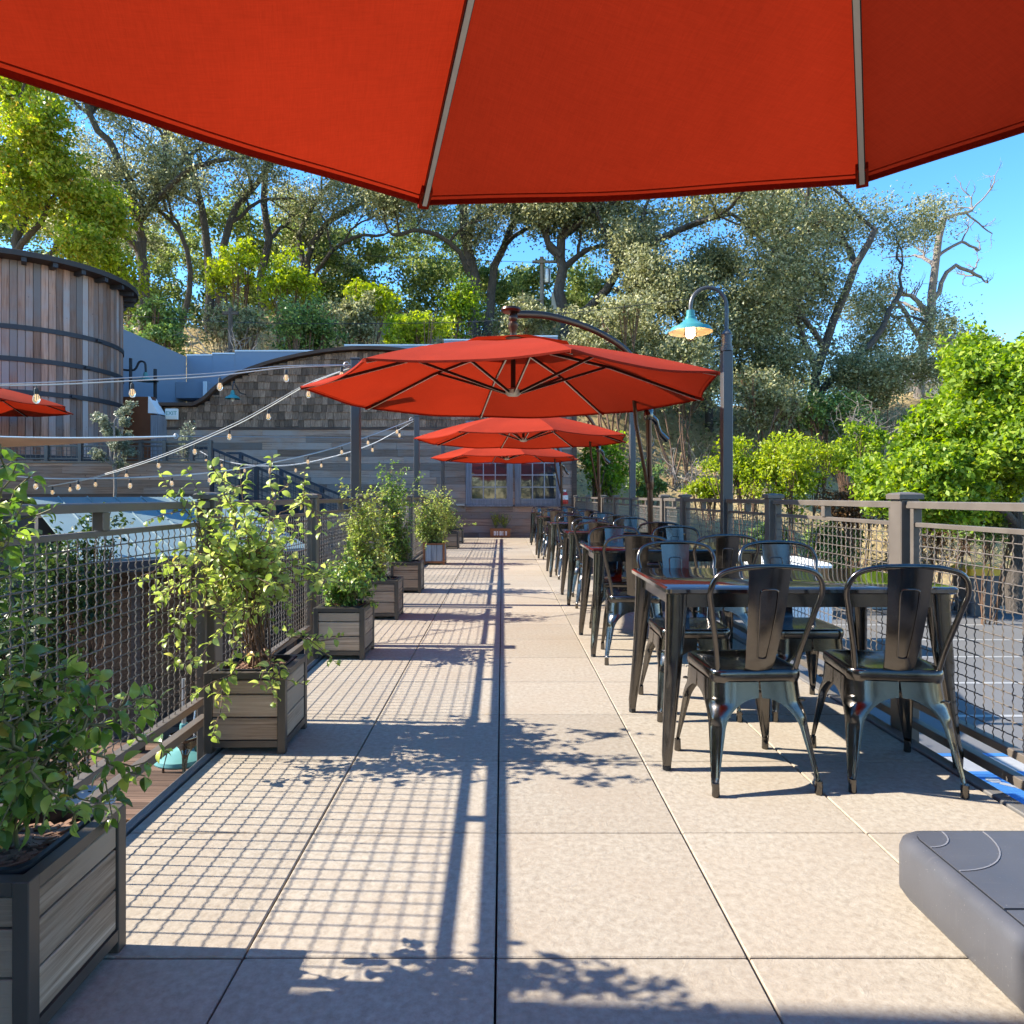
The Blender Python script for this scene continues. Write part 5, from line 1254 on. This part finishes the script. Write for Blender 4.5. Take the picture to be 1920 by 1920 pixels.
# ------------------------------------------------------------------ shrubs in the planters: real leaves along arching stems
def leaf_mesh(name, mat, wide=.5, n=5):
    vs = []; fs = []
    for i in range(n + 1):
        f = i / n; w = wide * .5 * math.sin(math.pi * f ** .85) ** .8 if 0 < f < 1 else .0; z = .10 * math.sin(math.pi * f) - .16 * f * f
        vs += [(-w, f, z + .28 * w), (0, f, z), (w, f, z + .28 * w)]
    for i in range(n):
        a = 3 * i; fs += [(a, a + 1, a + 4, a + 3), (a + 1, a + 2, a + 5, a + 4)]
    m = MB().add(vs, fs); return m.mesh(name, mat, True, 180), np.array(vs), np.array(fs)
def planter_shrub(name, label, base, targets, leaf_len, every, mats, n_single, seed, twig=.16, nsub=3, rad=.006, sag=.0, wide=.58, jitter=.03, stem_mat='stem_green', low=.12):
    rng = np.random.default_rng(seed); t = thing(name, label, 'shrub', base, 0, 'shrubs growing in the planter boxes'); o = Vector(base); st = MB(); sites = []
    def run(path, r0, r1, ev, ln):
        n = len(path) - 1; st.tube(path, [r0 + (r1 - r0) * i / n for i in range(n + 1)], 5); acc = rng.uniform(0, ev)
        for i in range(n):
            a, b = path[i], path[i + 1]; L = (b - a).length; d = (b - a).normalized() if L > 1e-6 else Vector((0, 0, 1))
            while acc < L:
                if i / n > low or ln < 1: sites.append((a + d * acc, d, ln * (1 - .35 * (i / n) ** 3)))
                acc += ev * rng.uniform(.6, 1.4)
            acc -= L
        sites.append((path[-1], (path[-1] - path[-2]).normalized(), ln * .8)); sites.append((path[-1], (path[-1] - path[-2]).normalized(), ln * .7))
    for tg in targets:
        pts = [Vector((rng.normal() * .03, rng.normal() * .03, -.01))] + [Vector(p) - o for p in tg]
        if len(pts) == 2: pts.insert(1, pts[0].lerp(pts[1], .5) + Vector((rng.normal() * .05, rng.normal() * .05, .06 + abs(rng.normal()) * .05)))
        path = smooth_path(pts, 14); path = [p + Vector(rng.normal(size=3)) * jitter * .25 * (i > 0) for i, p in enumerate(path)]
        run(path, rad, rad * .35, every, 1)
        for k in range(nsub):
            i = int(rng.integers(4 + int(low * 6), 14)); d = (path[i] - path[i - 1]).normalized(); q = Vector(rng.normal(size=3)); q = (q - d * q.dot(d)).normalized()
            L = twig * rng.uniform(.5, 1.5); e = path[i] + (d * .5 + q) * L * .6; e2 = path[i] + (d * .7 + q) * L + Vector((0, 0, rng.normal() * .03 - sag * L))
            run([path[i], e, e2], rad * .5, rad * .25, every * .8, .85)
    sd = st.obj('stem', stem_mat, t, smooth=True, ang=80)
    me, LV, LF = leaf_mesh('leaf', mats[0], wide); mats_ = []
    for p, d, s in sites:
        q = Vector(rng.normal(size=3)); q = q - d * q.dot(d) * .9; ax = (q.normalized() + d * .35 + Vector((0, 0, -.12 - .25 * rng.uniform()))).normalized()
        up = Vector((rng.normal() * .5 - .25, rng.normal() * .5, 1)); x = ax.cross(up).normalized(); z = x.cross(ax); L = leaf_len * s * rng.uniform(.4, 1.3)
        M = Matrix((x, ax, z)).transposed().to_4x4(); M = Matrix.Translation(p + ax * leaf_len * .08) @ M @ Matrix.Scale(L, 4); mats_.append(M)
    order = list(range(len(mats_))); order.sort(key=lambda i: (o + mats_[i].translation).length / max(1e-3, 1)); single = set(order[:n_single])
    bigV = []; bigF = []; k = 0
    for i, M in enumerate(mats_):
        if i in single:
            l = link('leaf', me, t); l.matrix_local = M
        else:
            A = np.array(M); bigV.append(LV @ A[:3, :3].T + A[:3, 3]); bigF.append(LF + k * len(LV)); k += 1
    if bigV: stuff(link('foliage', mesh_np('foliage', np.concatenate(bigV), np.concatenate(bigF), mats[1], True), t))
    return len(mats_)
rg = random.Random(31)
DG = ('leaf_dark_gloss', 'leaf_dark_gloss_mass'); BR = ('leaf_bright', 'leaf_bright_mass')
b1 = (-1.11, 1.52, .335)
T1 = [[P(90, 1440, 1.5), P(200, 1360, 1.62), P(310, 1410, 1.72)], [P(100, 1420, 1.5), P(190, 1330, 1.55), P(285, 1330, 1.65)], [P(60, 1400, 1.45), P(40, 1300, 1.45), P(75, 1225, 1.5)], [P(40, 1420, 1.4), P(0, 1330, 1.4), P(10, 1240, 1.4)],
      [P(60, 1480, 1.42), P(120, 1470, 1.4), P(150, 1540, 1.4)], [P(60, 1470, 1.5), P(30, 1440, 1.38), P(20, 1550, 1.36)], [P(110, 1450, 1.52), P(180, 1420, 1.55), P(235, 1465, 1.6)], [P(-20, 1400, 1.5), P(-80, 1200, 1.6), P(-40, 1010, 1.62), P(60, 900, 1.64)],
      [P(-30, 1380, 1.5), P(-90, 1180, 1.6), P(-60, 1000, 1.63), P(110, 960, 1.66)], [P(-30, 1380, 1.5), P(-60, 1150, 1.6), P(-30, 980, 1.6), P(40, 870, 1.62)], [P(-40, 1380, 1.5), P(-100, 1100, 1.6), P(-50, 930, 1.62), P(15, 855, 1.64)], [P(-30, 1380, 1.52), P(-50, 1200, 1.6), P(-10, 1050, 1.62), P(30, 1000, 1.62)],
      [P(40, 1440, 1.45), P(30, 1360, 1.4), P(80, 1300, 1.42)], [P(70, 1450, 1.48), P(130, 1380, 1.5), P(160, 1290, 1.55)], [P(50, 1470, 1.4), P(60, 1420, 1.34), P(100, 1500, 1.34)]]
planter_shrub('glossy_shrub', 'dark glossy leafy shrub spilling from the nearest planter', b1, T1, .05, .020, DG, 300, 41, .085, 4, .005)
b2 = (-1.11, 3.115, .335); T2 = []
for k in range(32):
    a = rg.uniform(0, 6.28); rr = rg.uniform(.3, 1) ** .5
    T2.append([Vector((-1.15 + rg.uniform(-.05, .05), 3.12 + rg.uniform(-.06, .06), .68 + rg.uniform(0, .18))), P(445 + 125 * rr * math.cos(a), 1045 + 115 * rr * math.sin(a), 3.1 + rg.uniform(-.40, .36))])
T2 += [[P(480, 1150, 3.05), P(470, 1000, 3.0), P(545, 900, 3.0)], [P(470, 1150, 3.0), P(440, 1000, 3.0), P(435, 905, 2.95)], [P(440, 1150, 3.0), P(340, 1060, 2.9), P(255, 1085, 2.85)], [P(440, 1180, 3.0), P(370, 1140, 2.9), P(310, 1205, 2.8)], [P(470, 1220, 3.0), P(450, 1240, 2.85), P(400, 1310, 2.82)],
       [P(520, 1220, 3.0), P(560, 1190, 3.0), P(590, 1225, 3.0)], [P(500, 1220, 2.95), P(520, 1250, 2.85), P(510, 1280, 2.8)], [P(500, 1000, 3.1), P(560, 950, 3.2), P(575, 935, 3.25), P(600, 1000, 3.3)], [P(490, 1120, 3.1), P(560, 1060, 3.2), P(590, 1130, 3.3)], [P(410, 1050, 3.0), P(350, 960, 3.0), P(350, 935, 3.0)]]
planter_shrub('bright_bush', 'big bright yellow-green bush climbing the railing, biggest of the planters', b2, T2, .049, .022, BR, 300, 42, .14, 4, .0045, stem_mat='stem_brown', low=.55)
def climber(y, cx, label, top, seed, n, mats, leaf=.04, w=.2, name='railing_shrub', n_single=60, ev=.018):
    b = (-1.11, y, .335); T = []
    for k in range(n):
        f = rg.random(); z = .42 + (top - .42) * f; 
        T.append([Vector((cx + rg.uniform(-.5, .5) * w, y + rg.uniform(-.1, .1), .34 + (z - .34) * .55)), Vector((cx + rg.gauss(0, .55) * w * (1.15 - .5 * f), y + rg.gauss(0, .16), z + rg.uniform(-.05, .06)))])
    planter_shrub(name, label, b, T, leaf, ev, mats, n_single, seed, .11, 4, .0045)
climber(4.815, -1.12, 'rounded dark-leaved shrub low in the third nearest planter', .72, 43, 24, DG, .045, .24)
climber(6.315, -1.28, 'tall mixed green vine climbing the railing from the fourth nearest planter', 1.22, 44, 40, BR, .042, .3)
climber(8.0, -1.30, 'tallest grey-green vine behind, topping the railing from the fifth planter', 1.52, 45, 44, DG, .045, .34)
climber(11.2, -1.17, 'bushy pale green shrub standing tall in the rust-framed planter', 1.22, 46, 60, BR, .05, .42, n_single=0, ev=.03)
climber(14.55, -1.22, 'sparse pale vine in the planter behind the rust-framed one', 1.2, 47, 26, BR, .05, .34, n_single=0, ev=.035)
climber(16.15, -1.25, 'thin climbing vine in the farthest planter', 1.15, 48, 16, DG, .05, .3, n_single=0, ev=.04)
for i, (dx, hgt) in enumerate(((-.12, .42), (.12, .36))):
    rng = np.random.default_rng(300 + i); t = thing('trough_herb', ('taller' if i == 0 else 'shorter') + ' spiky green plant in the trough against the far wall', 'plant', (WX(938) + dx, WALLY - .32, .24), 0, 'spiky plants in the trough'); s = MB(); C = []
    for k in range(26):
        e = Vector((rng.normal() * .10 - .02, rng.normal() * .05, hgt * rng.uniform(.6, 1.15))); s.tube([(0, 0, -.02), e * .5 + Vector((rng.normal() * .02, 0, .03)), e], [.006, .005, .002], 4)
        for q in range(14): f = rng.uniform(.3, 1); C.append(e * f + Vector(rng.normal(size=3)) * .018)
    s.obj('stalks', 'stem_green', t); V, F = leaf_cards(np.array([tuple(c) for c in C]), .045, rng, .2, .3); link('foliage', mesh_np('foliage', V, F, 'leaf_lime'), t)
